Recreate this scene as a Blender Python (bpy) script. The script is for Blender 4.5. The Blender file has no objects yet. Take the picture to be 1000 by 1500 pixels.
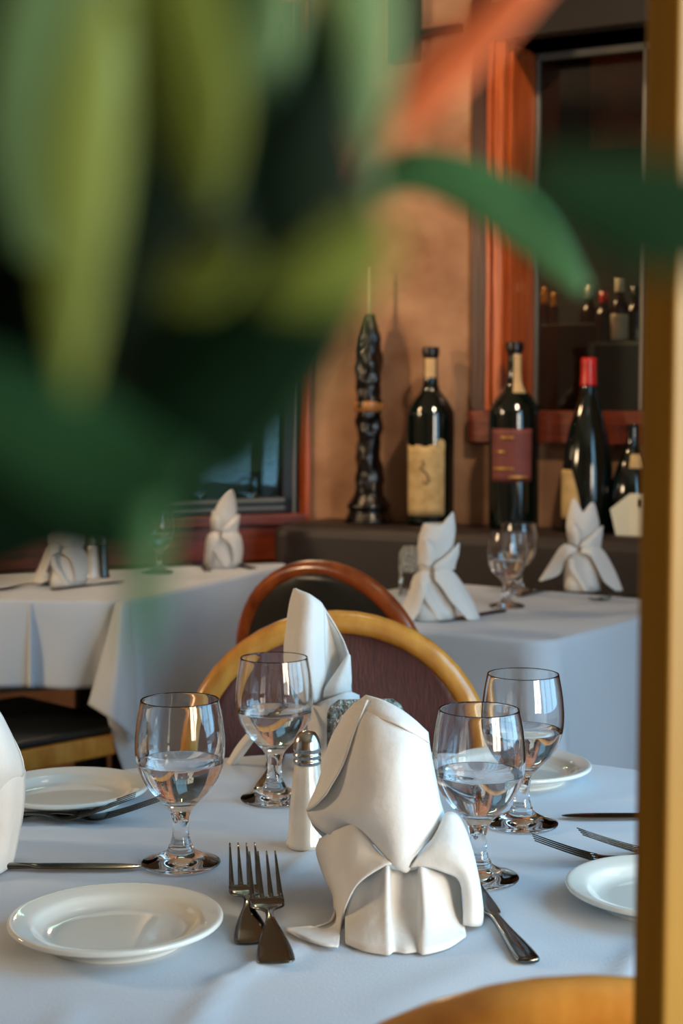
import bpy, bmesh, math, random
from mathutils import Vector, Matrix, noise
random.seed(7)
PI = math.pi
S = bpy.context.scene
COL = S.collection

# ------------------------------------------------------------------ camera
FPX, HOR, CAMZ = 2300.0, 580.0, 1.2
TH = math.atan((750 - HOR) / FPX)
cam_d = bpy.data.cameras.new('camera')
cam = bpy.data.objects.new('camera', cam_d); COL.objects.link(cam)
cam.location = (0, 0, CAMZ); cam.rotation_euler = (PI / 2 - TH, 0, 0)
cam_d.sensor_fit = 'VERTICAL'; cam_d.sensor_height = 36.0; cam_d.sensor_width = 24.0
cam_d.lens = FPX / 1500 * 36
cam_d.clip_start = 0.02
cam_d.dof.use_dof = True; cam_d.dof.focus_distance = 1.50; cam_d.dof.aperture_fstop = 7.6
S.camera = cam

# ------------------------------------------------------------------ world, light, exposure
S.view_settings.view_transform = 'Standard'; S.view_settings.look = 'None'
S.view_settings.gamma = 1.0; S.view_settings.use_curve_mapping = False
S.view_settings.exposure = 0.0
w = bpy.data.worlds.new('world'); S.world = w; w.use_nodes = True
w.node_tree.nodes['Background'].inputs[0].default_value = (0.55, 0.75, 1.0, 1)
w.node_tree.nodes['Background'].inputs[1].default_value = 0.6
S.cycles.sample_clamp_indirect = 4.0
S.cycles.max_bounces = 14; S.cycles.transmission_bounces = 12
S.cycles.blur_glossy = 0.6

def area(name, loc, target, sx, sy, power, color):
    l = bpy.data.lights.new(name, 'AREA'); l.shape = 'RECTANGLE'; l.size = sx; l.size_y = sy
    l.energy = power; l.color = color
    o = bpy.data.objects.new(name, l); COL.objects.link(o); o.location = loc
    o.rotation_euler = (Vector(target) - Vector(loc)).to_track_quat('-Z', 'Y').to_euler()
    return o
# daylight through the windows of the right wall: a low warm one beside the camera, a wide bluish one further on
area('daylight_warm_window', (1.60, -0.30, 1.18), (0.6, 0.0, 1.14), 1.1, 0.8, 66, (1.0, 0.90, 0.74))
area('daylight_blue_window', (1.60, 1.20, 1.45), (0.6, 1.15, 1.05), 1.7, 1.5, 46, (0.30, 0.68, 1.0))
# warm fill light added at the left, outside the frame
area('warm_fill_left', (-2.9, 2.3, 1.75), (-0.6, 2.6, 0.8), 0.4, 0.4, 36, (1.0, 0.74, 0.46))
# ceiling spots over the ledge and the room
def spot(name, loc, target, power, color, size=1.2, blend=0.8, r=0.06):
    l = bpy.data.lights.new(name, 'SPOT'); l.energy = power; l.color = color; l.spot_size = size; l.spot_blend = blend; l.shadow_soft_size = r
    o = bpy.data.objects.new(name, l); COL.objects.link(o); o.location = loc
    o.rotation_euler = (Vector(target) - Vector(loc)).to_track_quat('-Z', 'Y').to_euler()
spot('ceiling_spot_ledge', (0.7, 2.9, 2.66), (0.35, 4.3, 1.6), 76, (1.0, 0.74, 0.50), 1.3)
spot('ceiling_spot_room', (0.3, 2.2, 2.66), (0.1, 2.6, 0.7), 7, (1.0, 0.84, 0.68), 1.9, 1.0, 0.15)

# ------------------------------------------------------------------ pixel <-> place
RGT = Vector((1, 0, 0)); FWD = Vector((0, math.cos(TH), -math.sin(TH))); UPV = Vector((0, math.sin(TH), math.cos(TH)))
def ray(px, py):
    return FWD + RGT * ((px - 500) / FPX) + UPV * ((750 - py) / FPX)
def P(px, py, D):
    r = ray(px, py); return Vector((0, 0, CAMZ)) + r * (D / r.y)
def T(px, py, z=0.75):
    r = ray(px, py); return Vector((0, 0, CAMZ)) + r * ((z - CAMZ) / r.z)

# ------------------------------------------------------------------ materials
def lin(c):
    f = lambda v: v / 12.92 if v <= 0.04045 else ((v + 0.055) / 1.055) ** 2.4
    return tuple(f(x / 255) for x in c) + (1,)
def mat(name, rgb, rough=0.5, metal=0.0, spec=0.5, bump=0.0, bscale=80, vary=0.0, vscale=6, rgb2=None, stretch=None, coat=0.0, trans=0.0, sheen=0.0, detail=4):
    m = bpy.data.materials.new(name); m.use_nodes = True
    nt = m.node_tree; b = nt.nodes['Principled BSDF']; L = nt.links
    b.inputs['Base Color'].default_value = lin(rgb); b.inputs['Roughness'].default_value = rough
    b.inputs['Metallic'].default_value = metal; b.inputs['Specular IOR Level'].default_value = spec
    b.inputs['Coat Weight'].default_value = coat; b.inputs['Coat Roughness'].default_value = 0.12
    if sheen: b.inputs['Sheen Weight'].default_value = sheen
    tc = nt.nodes.new('ShaderNodeTexCoord'); mp = nt.nodes.new('ShaderNodeMapping')
    L.new(tc.outputs['Object'], mp.inputs[0])
    if stretch: mp.inputs['Scale'].default_value = stretch
    if vary or rgb2:
        n = nt.nodes.new('ShaderNodeTexNoise'); n.inputs['Scale'].default_value = vscale; n.inputs['Detail'].default_value = detail
        L.new(mp.outputs[0], n.inputs['Vector'])
        rp = nt.nodes.new('ShaderNodeValToRGB')
        rp.color_ramp.elements[0].position = 0.3; rp.color_ramp.elements[1].position = 0.7
        c = lin(rgb); c2 = lin(rgb2) if rgb2 else tuple(max(0, x * (1 - vary)) for x in c[:3]) + (1,)
        rp.color_ramp.elements[0].color = c2; rp.color_ramp.elements[1].color = c
        L.new(n.outputs['Fac'], rp.inputs[0]); L.new(rp.outputs[0], b.inputs['Base Color'])
    if bump:
        n2 = nt.nodes.new('ShaderNodeTexNoise'); n2.inputs['Scale'].default_value = bscale; n2.inputs['Detail'].default_value = 6
        bp = nt.nodes.new('ShaderNodeBump'); bp.inputs['Strength'].default_value = bump; bp.inputs['Distance'].default_value = 0.01
        L.new(mp.outputs[0], n2.inputs['Vector']); L.new(n2.outputs['Fac'], bp.inputs['Height']); L.new(bp.outputs[0], b.inputs['Normal'])
    if trans:
        out = nt.nodes['Material Output']; t = nt.nodes.new('ShaderNodeBsdfTranslucent'); mx = nt.nodes.new('ShaderNodeMixShader')
        t.inputs[0].default_value = lin(rgb); mx.inputs[0].default_value = trans
        L.new(b.outputs[0], mx.inputs[1]); L.new(t.outputs[0], mx.inputs[2]); L.new(mx.outputs[0], out.inputs[0])
    return m
def glass(name, rgb=(255, 255, 255), ior=1.5, rough=0.0):
    m = bpy.data.materials.new(name); m.use_nodes = True; nt = m.node_tree
    b = nt.nodes['Principled BSDF']; b.inputs['Base Color'].default_value = lin(rgb)
    b.inputs['Transmission Weight'].default_value = 1.0; b.inputs['Roughness'].default_value = rough; b.inputs['IOR'].default_value = ior
    return m
def pane_mat(name, rgb, refl=0.08):
    m = bpy.data.materials.new(name); m.use_nodes = True; nt = m.node_tree; nt.nodes.clear()
    out = nt.nodes.new('ShaderNodeOutputMaterial'); t = nt.nodes.new('ShaderNodeBsdfTransparent'); g = nt.nodes.new('ShaderNodeBsdfGlossy')
    f = nt.nodes.new('ShaderNodeFresnel'); f.inputs[0].default_value = 1.5; mx = nt.nodes.new('ShaderNodeMixShader')
    t.inputs[0].default_value = lin(rgb); g.inputs['Roughness'].default_value = 0.02
    nt.links.new(f.outputs[0], mx.inputs[0]); nt.links.new(t.outputs[0], mx.inputs[1]); nt.links.new(g.outputs[0], mx.inputs[2]); nt.links.new(mx.outputs[0], out.inputs[0])
    return m
def emit(name, rgb, s):
    m = bpy.data.materials.new(name); m.use_nodes = True; b = m.node_tree.nodes['Principled BSDF']
    b.inputs['Base Color'].default_value = lin(rgb); b.inputs['Emission Color'].default_value = lin(rgb); b.inputs['Emission Strength'].default_value = s
    return m

M = dict(
    plaster=mat('terracotta_plaster', (182, 142, 110), 0.88, bump=0.9, bscale=6, rgb2=(138, 98, 72), vscale=5, stretch=(1, 1, 1.3)),
    plaster_dull=mat('plain_plaster', (150, 120, 96), 0.9, bump=0.2, bscale=9),
    ceiling=mat('ceiling_plaster', (190, 175, 155), 0.9, bump=0.1, bscale=20, vary=0.1),
    floor=mat('dark_floor', (52, 40, 34), 0.5, bump=0.1, bscale=12, vary=0.4, vscale=3),
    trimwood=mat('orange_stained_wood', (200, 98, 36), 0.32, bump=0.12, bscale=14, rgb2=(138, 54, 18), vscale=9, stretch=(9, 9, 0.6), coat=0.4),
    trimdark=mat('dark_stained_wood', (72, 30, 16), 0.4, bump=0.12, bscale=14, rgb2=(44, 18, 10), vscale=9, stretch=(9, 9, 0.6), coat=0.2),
    sillwood=mat('red_stained_sill', (128, 52, 22), 0.4, bump=0.1, bscale=14, rgb2=(80, 28, 12), vscale=8, stretch=(1, 1, 9), coat=0.2),
    blackwood=mat('black_lacquer', (24, 18, 16), 0.4, bump=0.05, bscale=30, vary=0.3),
    framegrey=mat('grey_window_bead', (120, 120, 112), 0.45, metal=0.3, vary=0.2),
    banquette=mat('dark_brown_vinyl', (40, 30, 27), 0.5, bump=0.1, bscale=120, vary=0.25, vscale=5),
    cloth=mat('blue_lit_tablecloth_linen', (200, 208, 217), 0.9, spec=0.2, bump=0.06, bscale=420, vary=0.05, vscale=7, sheen=0.1),  # white linen, its colour darkened and cooled with the bluish light
    napkin=mat('white_napkin_linen', (238, 234, 228), 0.88, spec=0.2, bump=0.22, bscale=45, vary=0.05, vscale=20, sheen=0.15, trans=0.12),
    china=mat('white_china', (222, 222, 214), 0.06, spec=0.5, vary=0.03, vscale=12),
    steel=mat('stainless_steel', (104, 104, 98), 0.14, metal=1.0, bump=0.01, bscale=200, vary=0.08, vscale=30),
    chrome=mat('worn_chrome_cap', (190, 188, 180), 0.2, metal=1.0, vary=0.15, vscale=60),
    caddy=mat('hammered_chrome', (206, 200, 184), 0.42, metal=0.7, bump=1.0, bscale=160, rgb2=(96, 92, 82), vscale=160),
    glass=glass('clear_glass'), water=glass('water', ior=1.33),
    salt=mat('salt_behind_glass', (226, 218, 204), 0.5, bump=0.1, bscale=700, vary=0.12, vscale=60, coat=1.0),
    pepper=mat('ground_pepper', (60, 50, 42), 0.6, bump=0.1, bscale=700, vary=0.4, vscale=300, coat=1.0),
    honey=mat('honey_bentwood', (216, 154, 66), 0.28, bump=0.05, bscale=20, rgb2=(186, 118, 44), vscale=14, stretch=(3, 3, 1), coat=0.5),
    redwood=mat('reddish_bentwood', (160, 78, 28), 0.3, bump=0.05, bscale=20, rgb2=(112, 46, 16), vscale=14, stretch=(3, 3, 1), coat=0.4),
    burgundy=mat('burgundy_panel', (88, 42, 36), 0.45, bump=0.15, bscale=60, rgb2=(66, 30, 27), vscale=30, stretch=(8, 8, 0.5)),
    blackvinyl=mat('black_vinyl', (30, 32, 30), 0.38, bump=0.06, bscale=60, vary=0.3, vscale=8),
    bottle=mat('dark_green_bottle_glass', (6, 18, 14), 0.08, spec=0.6, vary=0.2, vscale=8, coat=0.3),
    wax=mat('black_candle_wax', (16, 9, 7), 0.18, bump=0.4, bscale=60, vary=0.4, vscale=20, coat=0.15),
    waxband=mat('amber_wax_band', (176, 120, 66), 0.4, bump=0.3, bscale=60, vary=0.3, vscale=40),
    candle=mat('ivory_candle', (206, 190, 140), 0.5, vary=0.1, vscale=30),
    label_cream=mat('cream_paper_label', (206, 178, 124), 0.8, rgb2=(174, 142, 92), vscale=30, bump=0.05),
    label_maroon=mat('maroon_paper_label', (124, 62, 54), 0.6, rgb2=(100, 46, 42), vscale=20),
    ink=mat('brown_ink', (62, 48, 32), 0.8, vary=0.2), gold=mat('gold_foil', (198, 150, 80), 0.35, metal=0.6, vary=0.2),
    foil_black=mat('black_foil', (26, 18, 16), 0.3, vary=0.2), foil_red=mat('red_foil', (196, 34, 24), 0.35, rgb2=(160, 22, 18), vscale=40, coat=0.3),
    neckpaper=mat('neck_label_paper', (214, 178, 124), 0.6, vary=0.15, vscale=40),
    card=mat('white_card', (222, 214, 186), 0.8, vary=0.05, vscale=20),
    brass=mat('gilded_post', (156, 114, 36), 0.55, metal=0.1, spec=0.25, bump=0.05, bscale=30, rgb2=(136, 98, 30), vscale=12, stretch=(4, 4, 0.5)),
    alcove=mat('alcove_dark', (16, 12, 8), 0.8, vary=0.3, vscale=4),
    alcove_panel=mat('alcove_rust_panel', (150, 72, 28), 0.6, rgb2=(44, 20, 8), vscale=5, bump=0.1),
    blackbox=mat('black_box', (14, 16, 15), 0.35, vary=0.3), greyedge=mat('grey_metal_edge', (120, 116, 104), 0.4, metal=0.5, vary=0.2),
    lowbottle=mat('brown_bottle_glass', (44, 26, 14), 0.1, vary=0.3), whitelabel=mat('white_label', (214, 204, 176), 0.7, vary=0.15, vscale=40),
    pane=pane_mat('window_glass', (235, 240, 238)), pane_smoke=pane_mat('dim_window_glass', (200, 214, 206)),
    outdark=mat('dark_yard', (12, 24, 20), 0.8, vary=0.4), outgrey=mat('pale_reflection_grey', (150, 160, 146), 0.8, vary=0.15, vscale=4),
    iron=mat('black_iron', (18, 14, 12), 0.5, bump=0.1, bscale=40, vary=0.3),
    bulb=emit('warm_bulb', (255, 196, 120), 12.0), shade=mat('amber_shade', (150, 84, 36), 0.5, vary=0.2, trans=0.3),
    terracotta=mat('clay_pot', (150, 84, 56), 0.8, bump=0.2, bscale=40, vary=0.2),
    stem=mat('green_stem', (92, 108, 52), 0.5, vary=0.2, vscale=30),
    leaf_dark=mat('shaded_green_leaf', (11, 48, 29), 0.6, spec=0.15, rgb2=(6, 32, 19), vscale=14, bump=0.1, bscale=60, trans=0.08),  # green leaf with its shade put into the colour
    leaf_black=mat('deep_shaded_green_leaf', (5, 28, 14), 0.7, spec=0.1, rgb2=(3, 18, 8), vscale=14, bump=0.1, bscale=60),  # same kind of leaf, deeper shade put into the colour
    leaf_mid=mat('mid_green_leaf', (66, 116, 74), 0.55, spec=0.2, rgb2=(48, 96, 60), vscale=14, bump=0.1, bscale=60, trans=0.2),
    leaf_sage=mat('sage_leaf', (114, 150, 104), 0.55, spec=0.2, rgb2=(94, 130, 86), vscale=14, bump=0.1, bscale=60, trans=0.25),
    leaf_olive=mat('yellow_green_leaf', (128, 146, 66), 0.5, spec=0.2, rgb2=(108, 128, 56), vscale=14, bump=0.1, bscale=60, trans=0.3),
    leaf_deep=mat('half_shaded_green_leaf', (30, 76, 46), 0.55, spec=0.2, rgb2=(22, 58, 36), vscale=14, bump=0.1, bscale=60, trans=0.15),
    leaf_red=mat('coral_leaf', (240, 126, 74), 0.5, rgb2=(226, 138, 90), vscale=14, bump=0.1, bscale=60, trans=0.3),
)

# ------------------------------------------------------------------ mesh helpers
def finish(name, bm, m, parent=None, loc=None, smooth=True, solid=0, bevel=0, sub=0, autos=None):
    bmesh.ops.recalc_face_normals(bm, faces=bm.faces)
    me = bpy.data.meshes.new(name)
    bm.to_mesh(me); bm.free()
    if loc is not None:
        me.transform(Matrix.Translation(-Vector(loc)))
    me.materials.append(m)
    o = bpy.data.objects.new(name, me); COL.objects.link(o)
    if loc is not None: o.location = loc
    if parent is not None: o.parent = parent
    if smooth:
        for p in me.polygons: p.use_smooth = True
    if solid:
        md = o.modifiers.new('solid', 'SOLIDIFY'); md.thickness = solid; md.offset = 0
    if bevel:
        md = o.modifiers.new('bevel', 'BEVEL'); md.width = bevel; md.segments = 2; md.limit_method = 'ANGLE'
    if sub:
        md = o.modifiers.new('sub', 'SUBSURF'); md.levels = sub; md.render_levels = sub
    return o
def tag(o, label, cat, group=None, kind=None):
    if label: o['label'] = label
    if cat: o['category'] = cat
    if group: o['group'] = group
    if kind: o['kind'] = kind
    return o
def empty(name, loc, rz=0):
    o = bpy.data.objects.new(name, None); COL.objects.link(o); o.empty_display_size = 0.05
    o.location = loc; o.rotation_euler = (0, 0, rz); return o
def struct(name, bm, m, **k):
    o = finish(name, bm, m, smooth=False, **k); o['kind'] = 'structure'; return o
def copy_tree(o, parent=None):
    c = o.copy(); COL.objects.link(c)
    if parent is not None: c.parent = parent
    for ch in [x for x in bpy.data.objects if x.parent == o]: copy_tree(ch, c)
    return c

def cr(pts, n):
    """Catmull-Rom resample of a list of vectors, n steps per span"""
    out = []; N = len(pts)
    for i in range(N - 1):
        p0 = pts[i - 1] if i > 0 else pts[0] * 2 - pts[1]
        p1, p2 = pts[i], pts[i + 1]
        p3 = pts[i + 2] if i + 2 < N else pts[-1] * 2 - pts[-2]
        for k in range(n):
            t = k / n
            out.append(0.5 * ((2 * p1) + (p2 - p0) * t + (2 * p0 - 5 * p1 + 4 * p2 - p3) * t * t + (3 * p1 - p0 - 3 * p2 + p3) * t ** 3))
    out.append(pts[-1].copy()); return out
def quads(bm, G, closed=False):
    V = [[bm.verts.new(p) for p in r] for r in G]
    for i in range(len(V) - 1):
        n = len(V[i])
        for j in range(n if closed else n - 1):
            a, b, c, d = V[i][j], V[i][(j + 1) % n], V[i + 1][(j + 1) % n], V[i + 1][j]
            try: bm.faces.new((a, b, c, d))
            except ValueError: pass
    return V
def patch(bm, rows, n=6):
    R = [cr([Vector(p) for p in r], n) for r in rows]
    C = [cr([r[j] for r in R], n) for j in range(len(R[0]))]
    return quads(bm, [[C[j][i] for j in range(len(C))] for i in range(len(C[0]))])
def lathe(bm, prof, n=48, f=None, cap=False):
    G = []
    for r, z in prof:
        ring = []
        for k in range(n):
            a = 2 * PI * k / n; rr = r if f is None else r * f(a, z)
            ring.append(Vector((rr * math.cos(a), rr * math.sin(a), z)))
        G.append(ring)
    V = quads(bm, G, True)
    if cap:
        for r in (V[0], V[-1]):
            try: bm.faces.new(r)
            except ValueError: pass
    return V
def smoothprof(prof, n=5):
    return [(max(v.x, 0.0002), v.y) for v in cr([Vector((r, z)) for r, z in prof], n)]
def tube(bm, pts, rad, n=12, cap=True):
    pts = [Vector(p) for p in pts]; G = []; prev = None
    for i, p in enumerate(pts):
        t = (pts[min(i + 1, len(pts) - 1)] - pts[max(i - 1, 0)]).normalized()
        if prev is None:
            a = t.orthogonal().normalized()
        else:
            a = (prev - t * prev.dot(t)).normalized()
        prev = a; b = t.cross(a); r = rad[i] if isinstance(rad, (list, tuple)) else rad
        G.append([p + (a * math.cos(2 * PI * k / n) + b * math.sin(2 * PI * k / n)) * r for k in range(n)])
    V = quads(bm, G, True)
    if cap: bm.faces.new(V[0]); bm.faces.new(V[-1])
def box(bm, x0, x1, y0, y1, z0, z1, mx=None):
    vs = [Vector((x, y, z)) for x in (x0, x1) for y in (y0, y1) for z in (z0, z1)]
    if mx is not None: vs = [mx @ v for v in vs]
    v = [bm.verts.new(p) for p in vs]
    for f in ((0, 1, 3, 2), (4, 6, 7, 5), (0, 4, 5, 1), (2, 3, 7, 6), (0, 2, 6, 4), (1, 5, 7, 3)):
        bm.faces.new([v[i] for i in f])
def NB(): return bmesh.new()

# ------------------------------------------------------------------ the room
CX, CY = -0.09, 4.5                                           # corner where the two far walls meet
def frame(ax, ang):
    """wall frame: x along the wall, y into the wall (away from the room), z up"""
    d = Vector((math.cos(ang), math.sin(ang), 0)); n = Vector((-math.sin(ang), math.cos(ang), 0))
    return Matrix(((d.x, n.x, 0, ax[0]), (d.y, n.y, 0, ax[1]), (0, 0, 1, 0), (0, 0, 0, 1)))
WR = frame((CX, CY), math.atan2(-0.47, 0.88))                  # right far wall, t grows to the right
WL = frame((CX, CY), math.atan2(0.34, 0.94))                   # left far wall, t is negative to the left
WRi = WR.inverted(); WLi = WL.inverted()
def hit(wf, wi, px, py, d=0.0):
    o = wi @ Vector((0, 0, CAMZ)); r = wi.to_3x3() @ ray(px, py)
    return o + r * ((d - o.y) / r.y)
def hitR(px, py, d=0.0): return hit(WR, WRi, px, py, d)
def hitL(px, py, d=0.0): return hit(WL, WLi, px, py, d)

CEIL = 2.7
bm = NB(); box(bm, -3.2, 1.85, -1.85, 6.2, -0.1, 0.0); struct('floor', bm, M['floor'])
bm = NB(); box(bm, -3.2, 1.85, -1.85, 6.2, CEIL, CEIL + 0.1); struct('ceiling', bm, M['ceiling'])
# right far wall, with the opening of window_2
T0, T1, Z0, Z1 = hitR(722, 400).x, hitR(722, 400).x + 1.0, 1.16, 2.13
bm = NB()
box(bm, -0.0, T0, 0, 0.2, 0, CEIL, WR); box(bm, T1, 2.2, 0, 0.2, 0, CEIL, WR)
box(bm, T0, T1, 0, 0.2, 0, Z0 - 0.08, WR); box(bm, T0, T1, 0, 0.2, Z1, CEIL, WR)
struct('wall_right_far', bm, M['plaster'])
# left far wall, with the opening of window_1
LT1 = -0.014; LT0 = -1.5; LZ0, LZ1 = 0.865, 2.3
bm = NB()
box(bm, LT1, 0.0, 0, 0.2, 0, CEIL, WL); box(bm, -3.6, LT0, 0, 0.2, 0, CEIL, WL)
box(bm, LT0, LT1, 0, 0.2, 0, LZ0 - 0.03, WL); box(bm, LT0, LT1, 0, 0.2, LZ1, CEIL, WL)
struct('wall_left_far', bm, M['plaster'])
# side walls and the wall behind, with window openings
def holed(name, axis, pos, th, a0, a1, holes):
    bm = NB(); cuts = sorted(holes); x = a0
    def bx(u0, u1, z0, z1):
        if axis == 'x': box(bm, pos, pos + th, u0, u1, z0, z1)
        else: box(bm, u0, u1, pos, pos + th, z0, z1)
    for h0, h1, z0, z1 in cuts:
        bx(x, h0, 0, CEIL); bx(h0, h1, 0, z0); bx(h0, h1, z1, CEIL); x = h1
    bx(x, a1, 0, CEIL); struct(name, bm, M['plaster_dull'])
holed('wall_right', 'x', 1.7, 0.15, -1.8, 3.7, [(-0.88, 0.28, 0.75, 1.61), (0.35, 2.05, 0.65, 2.25)])
holed('wall_left', 'x', -3.15, 0.15, -1.8, 3.6, [])
holed('wall_back', 'y', -1.85, 0.15, -3.15, 1.85, [])
def glazing(name, axis, pos, u0, u1, z0, z1, nu, nz):
    bm = NB()
    def bx(a, b, c, d):
        if axis == 'x': box(bm, pos, pos + 0.04, a, b, c, d)
        else: box(bm, a, b, pos, pos + 0.04, c, d)
    for i in range(nu + 1):
        c = u0 + (u1 - u0) * i / nu; bx(c - 0.025, c + 0.025, z0, z1)
    for i in range(nz + 1):
        c = z0 + (z1 - z0) * i / nz; bx(u0, u1, c - 0.025, c + 0.025)
    struct(name, bm, M['trimwood'])
glazing('window_3', 'x', 1.55, -0.88, 0.28, 0.75, 1.61, 2, 1)
glazing('window_4', 'x', 1.55, 0.35, 2.05, 0.65, 2.25, 3, 1)

# window_2 : casing, jamb, header, sill, pane
w2 = empty('window_2', WR @ Vector((T0, 0, Z0))); w2['kind'] = 'structure'
def wpart(name, boxes, m, root, wf, bevel=0.003):
    bm = NB()
    for b in boxes: box(bm, *b, wf)
    o = finish(name, bm, m, None, root.location, smooth=False, bevel=bevel)
    o.parent = root; o.location = (0, 0, 0); return o
ta = hitR(693, 400).x; tb = hitR(719, 400).x; tc = hitR(745, 400).x
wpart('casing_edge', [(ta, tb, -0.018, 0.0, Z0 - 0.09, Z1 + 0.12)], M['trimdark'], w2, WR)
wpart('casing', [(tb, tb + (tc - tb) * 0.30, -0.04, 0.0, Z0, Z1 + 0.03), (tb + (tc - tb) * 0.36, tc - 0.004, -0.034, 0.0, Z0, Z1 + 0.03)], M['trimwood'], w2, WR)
wpart('jamb', [(T0, tc + 0.006, 0.0, 0.20, Z0, Z1), (T1 - 0.03, T1, 0.0, 0.2, Z0, Z1)], M['trimwood'], w2, WR)
wpart('header', [(T0 - 0.03, T1 + 0.08, -0.05, 0.2, Z1, Z1 + 0.09)], M['blackwood'], w2, WR)
wpart('sill', [(ta, T1 + 0.08, -0.03, 0.2, Z0 - 0.085, Z0)], M['sillwood'], w2, WR)
tj = tc + 0.006
wpart('pane_bead', [(tj, tj + 0.012, 0.165, 0.19, Z0, Z1), (tj, T1 - 0.03, 0.165, 0.19, Z1 - 0.02, Z1), (hitR(938, 400, 0.17).x, hitR(946, 400, 0.17).x, 0.165, 0.19, Z0, Z1)], M['framegrey'], w2, WR)
wpart('pane', [(tj, T1 - 0.03, 0.175, 0.18, Z0, Z1)], M['pane'], w2, WR, 0)
# window_1 : dark sash, pane, wooden surround
w1 = empty('window_1', WL @ Vector((LT1, 0, LZ0))); w1['kind'] = 'structure'
wpart('casing', [(LT1 - 0.008, LT1 + 0.008, -0.02, 0.08, LZ0 - 0.1, LZ1)], M['trimwood'], w1, WL)
wpart('sill', [(LT0, LT1 - 0.008, -0.03, 0.1, LZ0 - 0.03, LZ0)], M['sillwood'], w1, WL)
wpart('apron', [(LT0, LT1 + 0.008, -0.018, 0.0, LZ0 - 0.13, LZ0 - 0.03)], M['sillwood'], w1, WL)
wpart('sash', [(LT0, LT1, 0.03, 0.07, LZ0, LZ0 + 0.045), (LT1 - 0.06, LT1 - 0.012, 0.03, 0.07, LZ0, LZ1), (LT0, LT1, 0.03, 0.07, LZ1 - 0.05, LZ1)], M['blackwood'], w1, WL)
wpart('bead', [(LT0, LT1 - 0.055, 0.022, 0.03, LZ0 + 0.012, LZ0 + 0.018), (LT0, LT1 - 0.055, 0.022, 0.03, LZ0 + 0.034, LZ0 + 0.042), (LT1 - 0.03, LT1 - 0.024, 0.022, 0.03, LZ0, LZ1)], M['framegrey'], w1, WL, 0)
wpart('pane', [(LT0, LT1 - 0.06, 0.045, 0.05, LZ0 + 0.045, LZ1)], M['pane_smoke'], w1, WL, 0)
# yard seen through window_1
bm = NB(); box(bm, -3.2, 0.4, 1.0, 1.1, 0, 3.2, WL); struct('trim_5', bm, M['outdark'])  # plain dark wall closing off the yard
bm = NB(); a = hitL(330, 618, 0.6); b = hitL(382, 690, 0.6); c = hitL(408, 672, 0.6); d = hitL(398, 652, 0.6)
box(bm, a.x - 0.4, b.x, 0.6, 0.68, b.z, a.z + 0.03, WL); box(bm, b.x, c.x, 0.6, 0.68, d.z, a.z + 0.03, WL); box(bm, d.x, c.x, 0.6, 0.68, c.z, d.z, WL)
o = finish('reflection_block', bm, M['outgrey'], loc=WL @ Vector((b.x, 0.62, 0.0)), smooth=False, bevel=0.004)  # block added in place of a bright reflection in the pane
tag(o, 'pale grey notched block added outside in place of a reflection in the dark left window', 'screen')
bm = NB(); a = hitL(417, 640, 0.3); b = hitL(434, 640, 0.3); box(bm, a.x, b.x, 0.3, 0.36, 0.0, a.z, WL); box(bm, a.x - 0.012, b.x + 0.012, 0.29, 0.37, a.z, a.z + 0.03, WL)
o = finish('reflected_post', bm, M['outgrey'], loc=WL @ Vector((b.x, 0.33, 0)), smooth=False, bevel=0.004)  # post added in place of one mirrored in the pane
tag(o, 'grey post added outside in place of a reflected one near the right edge of the left window', 'post')

l = bpy.data.lights.new('yard_fill', 'AREA'); l.size = 0.5; l.energy = 12; l.color = (0.85, 1.0, 0.9)
lo = bpy.data.objects.new('yard_fill', l); COL.objects.link(lo); lo.location = WL @ Vector((-0.35, 0.32, 2.25)); lo.rotation_euler = (0.25, 0, 0.35)  # added light that brightens the blocks outside window_1
# dark beam and bracket high on the far wall
bm = NB(); a = hitR(578, 0); b = hitR(618, 0); c = hitR(600, 95)
box(bm, a.x, b.x, -0.05, 0, c.z, CEIL, WR); struct('trim_1', bm, M['blackwood'])
bm = NB(); d = hitR(655, 48); box(bm, b.x, d.x + 0.05, -0.02, 0, d.z - 0.008, d.z + 0.012, WR); struct('trim_2', bm, M['blackwood'])

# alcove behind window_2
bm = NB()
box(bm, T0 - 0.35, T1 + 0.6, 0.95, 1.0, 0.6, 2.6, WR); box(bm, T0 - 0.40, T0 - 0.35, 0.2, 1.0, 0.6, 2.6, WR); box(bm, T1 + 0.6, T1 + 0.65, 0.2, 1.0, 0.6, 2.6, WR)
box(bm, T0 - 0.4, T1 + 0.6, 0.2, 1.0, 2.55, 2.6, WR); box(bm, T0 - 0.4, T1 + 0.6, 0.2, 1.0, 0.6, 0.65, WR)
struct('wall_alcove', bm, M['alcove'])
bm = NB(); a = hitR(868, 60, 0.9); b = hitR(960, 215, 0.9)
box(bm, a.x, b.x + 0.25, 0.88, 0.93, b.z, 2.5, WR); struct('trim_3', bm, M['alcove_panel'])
lamp = bpy.data.lights.new('alcove_fill', 'AREA'); lamp.energy = 9; lamp.color = (1, .6, .3); lamp.size = 0.25
lo = bpy.data.objects.new('alcove_fill', lamp); COL.objects.link(lo); lo.location = WR @ Vector((T0 - 0.2, 0.5, 1.95))  # added light, hidden beside the opening, brightening the bottles and panel

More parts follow.
